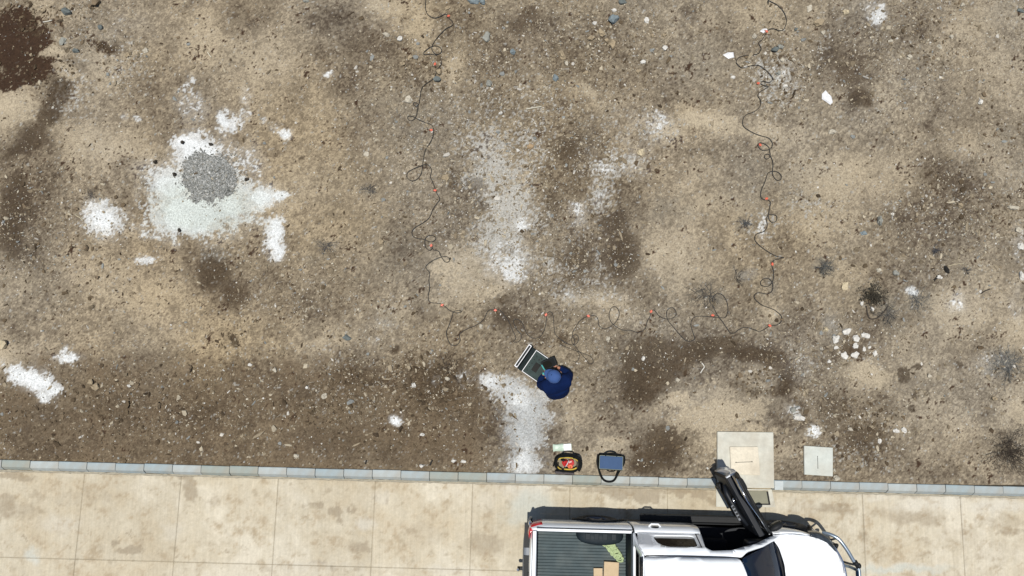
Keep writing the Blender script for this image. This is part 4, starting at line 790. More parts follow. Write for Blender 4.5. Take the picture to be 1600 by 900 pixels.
for (x, y, a) in CL:
    p = gh(x, y)-cab.location; p.z += .012
    if proto is None:
        mb = MB(); mb.box(-.034, .034, -.016, .016, 0, .026); mb.box(-.012, .012, -.03, .03, .004, .02)
        o = mb.build('clip', M['clip'], cab, bevel=.006); proto = o
        mj = MB(); mj.tube([(-.05, -.012, .012), (-.03, -.012, .016), (.0, -.016, .022)], .006, 6); mj.tube([(-.05, .012, .004), (-.02, .010, .008)], .006, 6)
        j = mj.build('clip_jaw', M['clipdark'], o); protoj = j
    else:
        o = link('clip', proto.data, cab); md = o.modifiers.new('b', 'BEVEL'); md.width = .006; md.segments = 2
        j = link('clip_jaw', protoj.data, o)
    o.location = p; o.rotation_euler = (0, 0, R(a)); o.scale = (.85, .85, .85)

# ================================================================== PICKUP TRUCK
M['paint'] = mat('white_silver_paint', (.80,.83,.86), .28, var=.015, scale=3, coat=1.0)
M['glass'] = mat('dark_window_glass', (.012, .012, .010), .06, var=.1, spec=.35)
M['glassb'] = mat('windscreen_glass', (.004, .010, .024), .07, var=.1, spec=.3)
M['black'] = mat('black_plastic', (.010, .011, .012), .6, var=.2, scale=20, spec=.25)
M['seal'] = mat('rubber_seal', (.010, .010, .011), .7)
M['trim'] = mat('dark_trim', (.008, .010, .014), .5, var=.2, scale=12, spec=.25)
M['cloth'] = mat('seat_cloth', (.012, .012, .014), .95, var=.25, scale=30, bump=.3, spec=.1)
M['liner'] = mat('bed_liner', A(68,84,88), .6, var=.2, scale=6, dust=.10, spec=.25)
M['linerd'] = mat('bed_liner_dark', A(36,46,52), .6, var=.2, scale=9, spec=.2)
M['chrome'] = mat('bright_metal', (.72, .74, .78), .18, metal=1.0, var=.03)
M['steel'] = mat('bar_steel_blue_grey', (.30, .36, .42), .28, metal=.7, var=.06)
M['red'] = mat('red_lamp_plastic', (.42, .010, .016), .15, var=.1, coat=.5)
M['lamp'] = mat('headlamp_lens', (.030, .036, .042), .15, var=.6, scale=22, coat=.3)
M['tyre'] = mat('tyre_rubber', (.014, .014, .014), .85, var=.2, scale=30, dust=.3)
M['rim'] = mat('alloy', (.12, .12, .13), .45, metal=.6, var=.05)
M['grey'] = mat('grey_plastic', A(120,126,134), .5, var=.08)
TX = .20; TL = (TX, -3.12+.0256*(2.25-TX), ROADZ)
truck = empty('pickup_truck', TL, KA)
tag(truck, 'white double cab pickup parked on the road with open bed and one front door open', 'pickup truck')
def yo(z):
    return float(np.interp(z, [.30,.45,.70,.95,1.06,1.12,1.17,1.20,1.22,1.66,1.69,1.72,1.745,1.765], [.80,.825,.860,.876,.873,.862,.845,.825,.800,.690,.668,.635,.600,.560]))
def ytap(x, y):
    if x > 4.10: y -= .31*((x-4.10)/.9)**2.2
    if x < .30: y -= .10*((.30-x)/.30)**2
    return y
def rloop(pts, r=.03, n=4):
    out = []; m = len(pts)
    for i in range(m):
        p0 = Vector(pts[i-1]); p = Vector(pts[i]); p1 = Vector(pts[(i+1) % m])
        a = (p0-p); b = (p1-p); rr = min(r, a.length*.45, b.length*.45); a = p+a.normalized()*rr; b = p+b.normalized()*rr
        for k in range(n+1):
            t = k/n; q = a.lerp(p, t).lerp(p.lerp(b, t), t); out.append((q.x, q.y))
    return out
def panel(name, outer, holes, fmap, m, parent, thick=.02, du=None, dv=None, flip=False, smooth=True):
    bm = bmesh.new(); es = []
    for L in [outer]+holes:
        vs = [bm.verts.new((x, y, 0)) for x, y in L]
        for i in range(len(vs)): es.append(bm.edges.new((vs[i], vs[(i+1) % len(vs)])))
    bmesh.ops.triangle_fill(bm, edges=es, use_beauty=True)
    bmesh.ops.recalc_face_normals(bm, faces=bm.faces)
    for f in bm.faces:
        if f.normal.z < 0: f.normal_flip()
    us = [v.co.x for v in bm.verts]; vs_ = [v.co.y for v in bm.verts]
    for (lo, hi, d, ax) in ((min(us), max(us), du, 0), (min(vs_), max(vs_), dv, 1)):
        if not d: continue
        k = lo+d
        while k < hi-d*.3:
            no = [0, 0, 0]; no[ax] = 1; co = [0, 0, 0]; co[ax] = k
            bmesh.ops.bisect_plane(bm, geom=bm.verts[:]+bm.edges[:]+bm.faces[:], plane_co=co, plane_no=no); k += d
    for v in bm.verts: v.co = Vector(fmap(v.co.x, v.co.y))
    if flip:
        for f in bm.faces: f.normal_flip()
    bm.normal_update()
    me = bpy.data.meshes.new(name); bm.to_mesh(me); bm.free(); me.materials.append(m)
    me.polygons.foreach_set('use_smooth', [smooth]*len(me.polygons))
    o = link(name, me, parent)
    if thick: q = o.modifiers.new('s', 'SOLIDIFY'); q.thickness = thick; q.offset = -1
    return o
def arc(cx, cz, r, a0, a1, n=14): return [(cx+r*math.cos(R(a0+(a1-a0)*k/n)), cz+r*math.sin(R(a0+(a1-a0)*k/n))) for k in range(n+1)]
RA, FA = 1.22, 4.38
def side(sgn):
    fm = lambda x, z: (x, sgn*ytap(x, yo(z)), z)
    fl = (sgn > 0)
    # bed side with wheel arch
    o = [(.10,1.17),(.06,1.05),(.06,.55),(.72,.55)]+arc(RA,.40,.43,160,20)+[(1.68,.42),(1.68,1.205),(.16,1.205)]
    panel('bed_side', o, [], fm, M['paint'], truck, .02, .12, .05, flip=fl)
    a = MB(); a.tube([(RA+.44*math.cos(R(t)), sgn*(yo(.42+.4*math.sin(R(t)))+.012), .40+.44*math.sin(R(t))) for t in range(8, 173, 12)], .022, 6); a.build('wheel_arch_trim', M['black'], truck, True)
    # rear door
    o = [(1.705,.44),(2.70,.44),(2.745,1.0),(2.745,1.22),(1.715,1.22)]
    d = panel('rear_door', o, [], fm, M['paint'], truck, .03, .15, .05, flip=fl)
    h = MB(); h.tube([(1.96, sgn*.868, 1.08), (2.00, sgn*.905, 1.09), (2.11, sgn*.905, 1.09), (2.15, sgn*.868, 1.08)], .015, 8); h.build('handle', M['paint'], d, True)
    h = MB(); h.ell((2.055, sgn*.855, 1.11), (.07, .022, .035), 14, 8); h.build('handle_recess', M['black'], d, True)
    # front wing
    o = [(3.90,.44),(3.95,.44)]+arc(FA,.40,.43,170,10)+[(4.86,.50),(5.00,.60),(5.00,.90),(4.93,1.02),(4.60,1.10),(4.20,1.155),(3.90,1.19)]
    wg = panel('front_wing', o, [], fm, M['paint'], truck, .02, .12, .05, flip=fl)
    a = MB(); a.tube([(FA+.44*math.cos(R(t)), sgn*(ytap(FA+.44*math.cos(R(t)), yo(.42+.4*math.sin(R(t))))+.010), .40+.44*math.sin(R(t))) for t in range(8, 173, 12)], .020, 6); a.build('wheel_arch_trim', M['black'], truck, True)
    # sill and side step
    s = MB(); s.box(1.70, 3.90, sgn*.74, sgn*.825, .30, .44); s.build('sill', M['black'], truck, bevel=.02)
    st_ = MB(); st_.box(1.95, 3.80, sgn*.81, sgn*.935, .34, .40)
    so = st_.build('side_step', M['black'], truck, bevel=.02)
    gp = MB()
    for i in range(23):
        x = 2.55+i*.055
        for dy in (.865, .90): gp.box(x, x+.026, sgn*dy, sgn*(dy+.018), .40, .406)
    tag(gp.build('grip_studs', mat('stud_rubber', (.022,.023,.025), .7, spec=.2), so), kind='stuff')
    for x in (2.1, 2.9, 3.7):
        b = MB(); b.box(x-.03, x+.03, sgn*.64, sgn*.85, .32, .36); b.build('step_bracket', M['black'], so)
def wheel(x, sgn):
    mb = MB(); prof = [(.0,-.11),(.235,-.115),(.27,-.12),(.34,-.115),(.375,-.09),(.385,-.04),(.385,.04),(.375,.09),(.34,.115),(.27,.12),(.235,.115),(.0,.10)]
    n = 36; rings = [[(x+r*math.cos(2*math.pi*k/n), sgn*.715+y, .385+r*math.sin(2*math.pi*k/n)) for k in range(n)] for r, y in prof[1:-1]]
    mb.loft(rings); t = mb.build('wheel', M['tyre'], truck, True)
    rm = MB()
    for k in range(6):
        a = 2*math.pi*k/6; d = Vector((math.cos(a), 0, math.sin(a)))
        c = Vector((x, sgn*.79, .385)); rm.tube([c, c+d*.12, c+d*.235], [.035, .028, .03], 6)
    rm.loft([[(x+r*math.cos(2*math.pi*k/24), sgn*(.715+yy), .385+r*math.sin(2*math.pi*k/24)) for k in range(24)] for r, yy in ((.235,.11),(.225,.09),(.22,-.05))])
    rm.ell((x, sgn*.80, .385), (.05, .02, .05), 12, 6); rm.build('rim', M['rim'], t, True)
    lr = MB()  # inner arch liner
    lr.loft([[(x+.425*math.cos(R(a)), sgn*yy, .40+.425*math.sin(R(a))) for a in range(-5, 186, 10)] for yy in (.55, .82)], close=False)
    lr.build('arch_liner', M['black'], truck, True, solid=.01)
for s_ in (1, -1):
    side(s_)
    for x_ in (RA, FA): wheel(x_, s_)
# chassis
c_ = MB(); c_.box(.15, 5.0, -.55, .55, .32, .42); c_.build('chassis', M['black'], truck)
# ---- bed
bedo = MB(); y = -.775; prof = []
while y < .775:
    prof += [(y, .700), (y+.030, .700), (y+.036, .688), (y+.0455, .688)]; y += .0485
prof = [(a, z) for a, z in prof if a < .776]
bedo.loft([[(x, a, z) for a, z in prof] for x in (.185, 1.655)], close=False)
bedo.build('bed_floor', M['liner'], truck, solid=.01)
for s_ in (1, -1):
    w_ = MB(); w_.box(.185, 1.66, s_*.775, s_*.790, .68, 1.19); w_.build('bed_wall', M['linerd'], truck)
    # wheel box: rounded
    L = []
    for (yy, zz, q) in ((.775, .70, 0), (.775, .90, 0), (.60, .905, 0), (.545, .88, .01), (.53, .70, .0)):
        L.append([(x, s_*yy, zz if (k not in (0, 7)) else .70) for k, x in enumerate((.82, .86, .90, .98, 1.46, 1.54, 1.60, 1.63))])
    wb = MB(); rings = []
    for t in np.linspace(0, math.pi, 15):
        x = RA-.39*math.cos(t); hh = .205*min(1, math.sin(t)**.45 if math.sin(t) > 0 else 0); wd = .27*min(1, (math.sin(t)+1e-6)**.35)
        rings.append([(x, s_*.775, .70), (x, s_*.775, .70+hh), (x, s_*(.775-wd*.80), .70+hh), (x, s_*(.775-wd*.97), .70+hh*.85), (x, s_*(.775-wd), .70)])
    wb.loft(rings, close=False); wbo = wb.build('wheel_box', M['linerd'], truck, True)
    for i in range(4): fb_ = MB(); fb_.box(.97+i*.14, 1.05+i*.14, s_*.60, s_*.70, .90, .913); fb_.build('moulded_pad', M['linerd'], wbo, bevel=.01)
    # rails: seal line, inner bright rail
    sl = MB(); sl.box(.17, 1.70, s_*.822, s_*.834, 1.196, 1.214); sl.build('rail_seal', M['seal'], truck)
    rl = MB(); rl.box(.175, 1.665, s_*.778, s_*.820, 1.185, 1.222); rl.build('bed_rail', M['paint'], truck, bevel=.012, seg=3)
hb = MB(); hb.box(1.655, 1.70, -.79, .79, .45, 1.215); hb.build('headboard', M['linerd'], truck, bevel=.008)
# tailgate with rounded ends
tg = MB(); rings = []
for yy in np.linspace(-.775, .775, 13):
    q = .03*(abs(yy)/.775)**4; rings.append([(.075+q, yy, .56), (.062+q, yy, .80), (.066+q, yy, 1.12), (.085+q, yy, 1.205), (.155, yy, 1.212), (.175, yy, 1.18), (.178, yy, .60)])
tg.loft(rings, True, True, True); tgo = tg.build('tailgate', M['paint'], truck, True, bevel=.006)
q_ = MB(); q_.box(.100, .112, -.77, .77, 1.205, 1.2165); q_.build('cap_line', M['seal'], tgo)
q_ = MB(); q_.box(.045, .070, -.11, .11, .98, 1.06); q_.build('handle', M['black'], tgo, bevel=.01)
for s_ in (1, -1):
    tl = MB(); rings = []
    for t in np.linspace(0, 1, 9):
        a = t*math.pi/2; x = .26-.215*math.sin(a); yy = .79
        yy = ytap(x, .882)-(.0 if t < .6 else (t-.6)*.30); yi = yy-.03
        rings.append([(x, s_*yy, .78), (x-.012*t, s_*(yy+.006), .95), (x, s_*yy, 1.10), (x+.01, s_*(yy-.05), 1.15), (x+.03, s_*(yy-.06), .80)])
    tl.loft(rings, True, True, True); tlo = tl.build('tail_lamp', M['red'], truck, True)
    w2 = MB(); w2.ell((.07, s_*.83, .88), (.03, .045, .04), 10, 6); w2.build('reversing_lens', M['chrome'], tlo, True)
bp = MB(); rings = []
for yy in np.linspace(-.86, .86, 15):
    q = .10*(abs(yy)/.86)**5; rings.append([(-.02+q, yy, .44), (-.03+q, yy, .56), (-.01+q, yy, .655), (.02+q, yy, .67), (.10, yy, .67), (.12, yy, .44)])
bp.loft(rings, True, True, True); bpo = bp.build('rear_bumper', M['grey'], truck, True, bevel=.008)
for (a, b) in ((-.28, .28), (.40, .80), (-.80, -.40)):
    q_ = MB(); q_.box(-.012, .085, a, b, .668, .677); q_.build('step_pad', M['black'], bpo, bevel=.004)
tb = MB(); tb.box(-.11, .15, -.028, .028, .36, .41); tb.tube([(-.10, 0, .40), (-.10, 0, .455)], .016, 10); tbo = tb.build('tow_hitch', M['black'], truck, bevel=.006)
q_ = MB(); q_.ell((-.10, 0, .475), (.027, .027, .027), 14, 10); q_.build('tow_ball', M['chrome'], tbo, True)

# ---- cab shell
def roofz(x, y): return 1.845+.022*(1-(y/.6)**2)-.05*max(0, (x-2.85)/.5)**2-.035*max(0, (2.05-x)/.3)**2-.075*max(0, (abs(y)-.46)/.12)**2
ro = rloop([(1.745,-.565),(2.4,-.580),(3.18,-.580),(3.27,-.35),(3.30,0),(3.27,.35),(3.18,.580),(2.4,.580),(1.745,.565)], .07)
panel('roof', ro, [], lambda x, y: (x, y, roofz(x, y)), M['paint'], truck, .025, .12, .12)
rl_ = MB(); rl_.box(1.80, 3.15, -.54, .54, 1.735, 1.748); rl_.build('roof_lining', M['black'], truck)
for s_ in (1, -1):
    dr = MB(); dr.tube([(1.78, s_*.578, 1.752), (2.3, s_*.588, 1.772), (2.9, s_*.588, 1.770), (3.22, s_*.580, 1.745)], .007, 6); dr.build('roof_drip_seal', M['seal'], truck, True)
    fm = lambda x, z, s=s_: (x, s*yo(z), z)
    out = rloop([(1.75,1.215),(2.755,1.215),(2.70,1.65),(2.78,1.70),(3.10,1.685),(3.50,1.50),(3.80,1.27),(3.90,1.205),(4.02,1.195),(3.62,1.53),(3.22,1.75),(3.0,1.764),(2.0,1.765),(1.76,1.755),(1.70,1.60)], .03)
    hole = rloop([(1.97,1.30),(2.62,1.275),(2.60,1.64),(2.12,1.655),(2.00,1.56)], .09, 6)
    if s_ > 0: holes = [hole]; o = out
    else:
        o = rloop([(1.75,1.215),(4.02,1.195),(3.62,1.53),(3.22,1.75),(3.0,1.764),(2.0,1.765),(1.76,1.755),(1.70,1.60)], .03)
        holes = [hole, rloop([(2.76,1.25),(3.80,1.25),(3.45,1.52),(3.12,1.66),(2.73,1.65)], .04)]
    panel('cab_side_frame', o, holes, fm, M['paint'], truck, .03, .2, .08, flip=(s_ > 0))
    panel('rear_side_window', rloop([(1.95,1.28),(2.64,1.26),(2.62,1.66),(2.10,1.67),(1.98,1.57)], .08, 6), [], lambda x, z, s=s_: (x, s*(yo(z)-.018), z), M['glass'], truck, .006, None, .1, flip=(s_ > 0))
    bp_ = MB(); bp_.tube([(2.665, s_*(yo(1.24)+.003), 1.24), (2.645, s_*(yo(1.66)+.002), 1.655)], .009, 6, flat=1); bp_.build('pillar_seal', M['seal'], truck)
# right front door and glass (closed)
panel('front_door', [(2.76,.44),(3.88,.44),(3.89,1.21),(2.76,1.22)], [], lambda x, z: (x, -yo(z), z), M['paint'], truck, .03, .15, .05)
panel('front_side_window', rloop([(2.74,1.23),(3.83,1.23),(3.46,1.54),(3.12,1.68),(2.71,1.67)], .04), [], lambda x, z: (x, -(yo(z)-.02), z), M['glass'], truck, .006, None, .1)
# back of the cab
panel('cab_back', rloop([(-.80,.60),(.80,.60),(.79,1.20),(.60,1.80),(-.60,1.80),(-.79,1.20)], .05), [rloop([(-.62,1.27),(.62,1.27),(.52,1.69),(-.52,1.69)], .06)],
      lambda y, z: (1.715+max(0, z-1.2)*.06-.0, y, z), M['paint'], truck, .03, .2, .12, flip=False)
panel('back_window', rloop([(-.64,1.25),(.64,1.25),(.54,1.71),(-.54,1.71)], .05), [], lambda y, z: (1.728+max(0, z-1.2)*.06, y, z), M['glass'], truck, .006)
bl = MB(); bl.tube([(1.705,-.56,1.775),(1.698,0,1.79),(1.705,.56,1.775)], .014, 6); bl.build('high_brake_lamp', M['black'], truck, True)
bs = MB(); bs.tube([(1.725,-.575,1.815),(1.715,0,1.838),(1.725,.575,1.815)], .009, 6); bs.build('roof_seal', M['seal'], truck, True)
# windscreen
def wsf(u, v):   # u across -1..1, v 0 bottom 1 top
    hw = .725-.145*v; xc = 4.07-.78*v; cur = .13*(1-.25*v)
    return (xc-cur*abs(u)**2.2, u*hw, 1.165+.655*v+.03*math.sin(v*math.pi)-.015*abs(u)**2)
panel('windscreen', rloop([(-1,0),(1,0),(1,1),(-1,1)], .09), [], wsf, M['glassb'], truck, .006, .125, .125, flip=False)
# dark frit band at the foot and wipers
fr = MB(); 
for (v0, v1, h_, nme) in ((-.075, .03, .004, 'frit_band'),):
    rings = []
    for u in np.linspace(-1, 1, 17):
        a = wsf(u, v0); b = wsf(u, v1); rings.append([(a[0], a[1], a[2]+.012), (b[0], b[1], b[2]+.006)])
    fr.loft(rings, close=False)
fr.build('cowl', M['trim'], truck, True, solid=.01)
for (u0, u1) in ((-.75, .0), (.05, .8)):
    P = [Vector(wsf(u0+(u1-u0)*t, .02+.05*t))+Vector((0, 0, .018)) for t in np.linspace(0, 1, 6)]
    wi = MB(); wi.tube(P, .008, 6); wi.build('wiper', M['seal'], truck, True)
# bonnet
def bz(x, y):
    f = max(0, (x-3.9)/1.2); return 1.235-.075*f-.13*f**5-.075*(abs(y)/.86)**3.0*(1+.2*f)+.012*math.exp(-((abs(y)-.45)/.10)**2)
bo = [(4.085,0),(4.06,.35),(3.985,.62),(3.90,.74),(3.93,.815),(4.20,.822),(4.50,.800),(4.66,.760),(4.79,.700),(4.93,.560),(5.02,.400),(5.085,.200),(5.10,0)]
bo2 = bo+[(x, -y) for x, y in bo[-2:0:-1]]
panel('bonnet', rloop(bo2, .04, 3), [], lambda x, y: (x, y, bz(x, y)), M['paint'], truck, .02, .08, .08, flip=False)
# wing tops fill between bonnet edge and wing flank
for s_ in (1, -1):
    rings = []
    for x in np.linspace(3.90, 4.62, 15):
        ye = float(np.interp(x, [3.9,3.93,4.2,4.5,4.66,4.79,4.93], [.80,.815,.822,.80,.76,.70,.56]))+.006
        zt = float(np.interp(x, [3.9,4.2,4.6,4.93], [1.19,1.155,1.10,1.02])); yf = ytap(x, yo(zt))
        rings.append([(x, s_*ye, bz(x, ye)-.012), (x, s_*(ye*.5+yf*.5+.005), bz(x, ye)*.5+zt*.5+.004), (x, s_*yf, zt-.002)])
    wt_ = MB(); wt_.loft(rings, close=False); wt_.build('wing_top', M['paint'], truck, True, solid=.012)
    # headlamp crescent
    rings = []
    for t in np.linspace(0, 1, 15):
        x = 4.50+.44*t; ye = float(np.interp(x, [4.5,4.66,4.79,4.93], [.800,.760,.700,.56]))
        wdt = .080*math.sin(math.pi*min(1, .10+.9*t))**.6+.004
        z = bz(x, ye)
        nx, ny = (.35+.45*t, .9-.35*t)
        rings.append([(x-.010*nx, s_*(ye-.010*ny), z+.010), (x+wdt*.5*nx, s_*(ye+wdt*.5*ny), z+.002), (x+wdt*nx, s_*(ye+wdt*ny), z-.035), (x+wdt*1.25*nx, s_*(ye+wdt*1.25*ny), z-.12)])
    hl = MB(); hl.loft(rings, close=False); hl.build('headlamp', M['lamp'], truck, True, solid=.01)
# front fascia, grille and bumper: swept shells
def sweep(pts, secs, name, m, parent=None, **k):
    rings = []; n = len(pts)
    for i, (x, y) in enumerate(pts):
        a = Vector(pts[max(i-1, 0)]); b = Vector(pts[min(i+1, n-1)]); t = (b-a).normalized(); no = Vector((-t.y, t.x))
        if no.x < 0: no = -no
        rings.append([(x+no.x*o_, y+no.y*o_, z) for o_, z in secs])
    mb = MB(); mb.loft(rings, True, True, True); return mb.build(name, m, parent or truck, True, **k)
fr_pts = [(4.79,.745),(4.88,.665),(4.96,.56),(5.04,.42),(5.09,.24),(5.11,0)]; fr_pts = fr_pts+[(x, -y) for x, y in fr_pts[-2::-1]]
fpt = [tuple(v[:2]) for v in catmull([(x, y, 0) for x, y in fr_pts], 4)]
sweep(fpt, [(-.03, 1.01), (.004, 1.01), (.018, .98), (.02, .82), (-.03, .82)], 'grille', M['trim'])
sweep(fpt, [(-.04, .825), (.045, .83), (.055, .80), (.055, .48), (-.02, .42), (-.06, .42)], 'front_bumper', M['paint'], bevel=.006)
sweep(fpt[4:-4], [(-.02, 1.018), (.022, 1.022), (.028, 1.005), (-.01, .995)], 'grille_strip', M['chrome'])
# front protection bar
nb = MB(); P = [(4.84,.79,.82),(4.93,.78,.88),(5.05,.72,.93),(5.17,.56,.95),(5.27,.39,.95),(5.335,.30,.95),(5.35,.15,.95),(5.35,-.15,.95),(5.335,-.30,.95),(5.27,-.39,.95),(5.17,-.56,.95),(5.05,-.72,.93),(4.93,-.78,.88),(4.84,-.79,.82)]
nb.tube(catmull(P, 5), .030, 10); nbo = nb.build('front_bar', M['steel'], truck, True)
for s_ in (1, -1):
    b = MB(); b.tube([(5.07, s_*.38, .92), (5.20, s_*.35, .955), (5.31, s_*.335, .985)], .017, 8); b.tube([(5.28, s_*.39, .955), (5.34, s_*.30, .955)], .040, 10); b.ell((5.345, s_*.325, .965), (.035, .045, .035), 10, 8); b.build('bar_clamp', M['black'], nbo, True)
    b = MB(); b.tube([(4.94, s_*.66, .78), (5.02, s_*.72, .90)], .016, 8); b.build('bar_stay', M['black'], nbo, True)
    b = MB(); b.tube([(5.35, s_*.24, .95), (5.33, s_*.24, .70), (5.22, s_*.24, .52), (5.10, s_*.24, .50)], .026, 8); b.build('bar_upright', M['steel'], nbo, True)
b = MB(); b.box(5.285, 5.325, -.25, .25, .955, .99); b.build('light_bar', M['glassb'], nbo, bevel=.008)
b = MB(); b.tube([(5.02,.60,.90),(5.05,.61,.86),(5.045,.60,.80)], .030, 8); b.build('fog_lamp_pod', M['black'], truck, True)

# ---- interior
def ibox(name, x0, x1, y0, y1, z0, z1, m='cloth', bv=.04, par=None): b = MB(); b.box(x0, x1, y0, y1, z0, z1); return b.build(name, M[m], par or truck, bevel=bv, seg=3)
ibox('cab_floor', 1.74, 3.95, -.78, .80, .40, .44, 'trim', .0)
ibox('dashboard', 3.50, 3.95, -.72, .70, .92, 1.165, 'trim', .05)
ibox('centre_console', 2.75, 3.55, -.12, .12, .44, .78, 'trim', .03)
for y_ in (.38, -.38):
    s0 = ibox('front_seat', 2.78, 3.30, y_-.25, y_+.25, .60, .80)
    bk = MB(); bk.box(-.07, .07, -.25, .25, 0, .62); bk.build('seat_back', M['cloth'], s0, bevel=.05, seg=3, loc=(2.78, y_, .78), rot=(0, R(-16), 0))
    hd = MB(); hd.box(-.045, .045, -.13, .13, 0, .17); hd.build('headrest', M['cloth'], s0, bevel=.03, seg=3, loc=(2.60, y_, 1.42), rot=(0, R(-12), 0))
rs_ = ibox('rear_seat', 1.86, 2.38, -.66, .66, .60, .80); ibox('seat_back', 1.76, 1.90, -.66, .66, .78, 1.30, par=rs_)
sw = MB(); sw.tube([(3.38+.06*math.sin(a)*.6, -.38+.185*math.cos(a), 1.06+.17*math.sin(a)) for a in np.linspace(0, 2*math.pi, 25)], .016, 8, caps=False); sw.box(3.40, 3.44, -.44, -.32, 1.0, 1.1); sw.build('steering_wheel', M['trim'], truck, True)
ibox('firewall', 3.90, 3.96, -.80, .80, .44, 1.16, 'trim', .01)
ibox('engine_bay', 4.0, 4.85, -.50, .50, .45, 1.02, 'trim', .05)
ibox('centre_pillar', 2.63, 2.74, .70, .80, .44, 1.24, 'trim', .01)

# ---- open front door, hinged at the front edge
HX, HY = 3.83, .80
door = empty('door', (HX, HY, 0), R(-60.5), truck); door.scale = (.96, 1, 1)
dy = lambda z: yo(z)-HY
DR = panel('door_skin', [(-.01,.45),(-1.125,.45),(-1.135,1.0),(-1.13,1.215),(-.01,1.205)][::-1], [], lambda x, z: (x, dy(z), z), M['paint'], door, .015, .16, .05, flip=True)
# end cap (the painted closing edge) and inner card
ec = MB(); zz = [.46,.6,.8,.95,1.06,1.12,1.17,1.21]
ec.loft([[(-1.13, dy(z)-.004, z), (-1.128, dy(z)-.135 if z < 1.1 else min(dy(z)-.05, -.14), z)] for z in zz], close=False); ec.build('closing_edge', M['paint'], door, True, solid=.012)
ic = MB(); ic.box(-1.10, -.03, -.150, -.075, .48, 1.12); ic.build('door_card', M['trim'], door, bevel=.03, seg=3)
tp = MB(); tp.box(-1.12, -.03, -.145, -.045, 1.10, 1.20); tp.build('window_ledge', M['trim'], door, bevel=.02, seg=3)
ar = MB(); ar.tube([(-.95,-.165,.86),(-.80,-.20,.88),(-.45,-.205,.90),(-.22,-.17,.97)], [.025,.045,.045,.025], 10); ar.build('armrest', M['trim'], door, True)
sp_ = MB(); sp_.box(-.62, -.34, -.252, -.205, .925, .950); spo = sp_.build('switch_panel', M['grey'], door, bevel=.008)
for i in range(4): q_ = MB(); q_.box(-.60+i*.06, -.565+i*.06, -.246, -.212, .950, .962); q_.build('window_switch', M['black'], spo, bevel=.003)
lt = MB(); lt.tube([(-.74,-.165,1.02),(-.70,-.190,1.03),(-.63,-.185,1.03)], .016, 8); lt.build('inner_handle', M['chrome'], door, True)
pk = MB(); pk.box(-.95, -.30, -.21, -.15, .52, .66); pk.build('door_pocket', M['black'], door, bevel=.02)
bt = MB(); bt.tube([(-.12,-.13,1.16),(-.24,-.14,1.16)], .010, 6); bt.build('grab_trim', M['chrome'], door, True)
frm = panel('window_frame', rloop([(-.02,1.20),(-1.13,1.20),(-1.165,1.68),(-.78,1.71),(-.40,1.53),(-.10,1.30)], .03), [rloop([(-.14,1.235),(-1.07,1.235),(-1.10,1.645),(-.79,1.665),(-.43,1.50)], .03)],
      lambda x, z: (x, dy(z), z), M['black'], door, .045, .3, .1, flip=False)
bs_ = MB(); bs_.tube([(-1.135,dy(1.215)+.012,1.222),(-.6,dy(1.215)+.014,1.224),(-.08,dy(1.215)+.012,1.222)], .009, 6); bs_.build('waist_strip', M['chrome'], door, True)
rt_ = MB(); rt_.tube([(-1.17,dy(1.68)+.006,1.69),(-.79,dy(1.71)+.008,1.72),(-.41,dy(1.53)+.008,1.54),(-.11,dy(1.30)+.006,1.31)], .008, 6); rt_.build('frame_trim', M['chrome'], door, True)
dg = panel('door_glass', [(-.14,1.19),(-1.07,1.19),(-1.08,1.26),(-.16,1.24)], [], lambda x, z: (x, dy(z)-.02, z), M['glass'], door, .006)
dh = MB(); dh.tube(catmull([(-.99,.065,1.06),(-.95,.092,1.07),(-.87,.098,1.07),(-.79,.092,1.07),(-.75,.065,1.06)], 4), .013, 8); dh.build('handle', M['black'], door, True)
mr_ = MB(); mr_.ell((-.07, .17, 1.20), (.065, .125, .085), 18, 12); mr_.tube([(-.07,-.0,1.17),(-.07,.10,1.18)], .028, 8); mro = mr_.build('mirror', M['black'], door, True)
q_ = MB(); q_.ell((-.105, .175, 1.20), (.035, .105, .070), 16, 10); q_.build('mirror_glass', M['glass'], mro, True)
# right hand mirror
mr2 = MB(); mr2.ell((3.80, -.96, 1.20), (.065, .12, .085), 18, 12); mr2.tube([(3.78,-.80,1.17),(3.80,-.90,1.18)], .028, 8); mr2.build('mirror', M['black'], truck, True)

# ---- loose things in the bed (world space)
tm = Matrix.Translation(TL) @ Matrix.Rotation(KA, 4, 'Z')
M['rope'] = mat('pale_green_rope', A(182,200,150), .8, var=.25, scale=40)
rp = MB(); rr_ = random.Random(3); P = []
for i in range(90):
    t = i/89; a = i*1.05+rr_.uniform(-.3, .3); cx = 1.35+.22*t; cy = .53-.26*t+.0
    P.append((cx+.075*math.cos(a)*(1.15-.4*t)+rr_.gauss(0,.008), cy+.045*math.sin(a)*(1.15-.3*t)+rr_.gauss(0,.008), .018+.030*abs(math.sin(i*.7))+.012*rr_.random()))
base = tm @ Vector((1.46, .40, .700)); rp.tube([(p[0]-1.46, p[1]-.40, p[2]) for p in catmull(P, 3)], .014, 6)
tag(rp.build('rope', M['rope'], None, True, loc=base, rot=(0, 0, KA)), 'tangled pale green rope lying on the ribbed truck bed floor', 'rope')
M['card'] = mat('cardboard', A(214,190,154), .85, var=.06, scale=12, bump=.15)
def flatbox(x0, x1, y0, y1, z0, z1, nm_, label, cat, m, ang=0):
    c = ((x0+x1)/2, (y0+y1)/2); mb = MB(); mb.box(x0-c[0], x1-c[0], y0-c[1], y1-c[1], 0, z1-z0)
    return tag(mb.build(nm_, m, None, bevel=.004, loc=tm @ Vector((*c, z0)), rot=(0, 0, KA+R(ang))), label, cat)
flatbox(1.29, 1.53, -.10, .235, .701, .78, 'cardboard_box', 'larger flat cardboard box in the truck bed beside the rope', 'box', M['card'], -2)
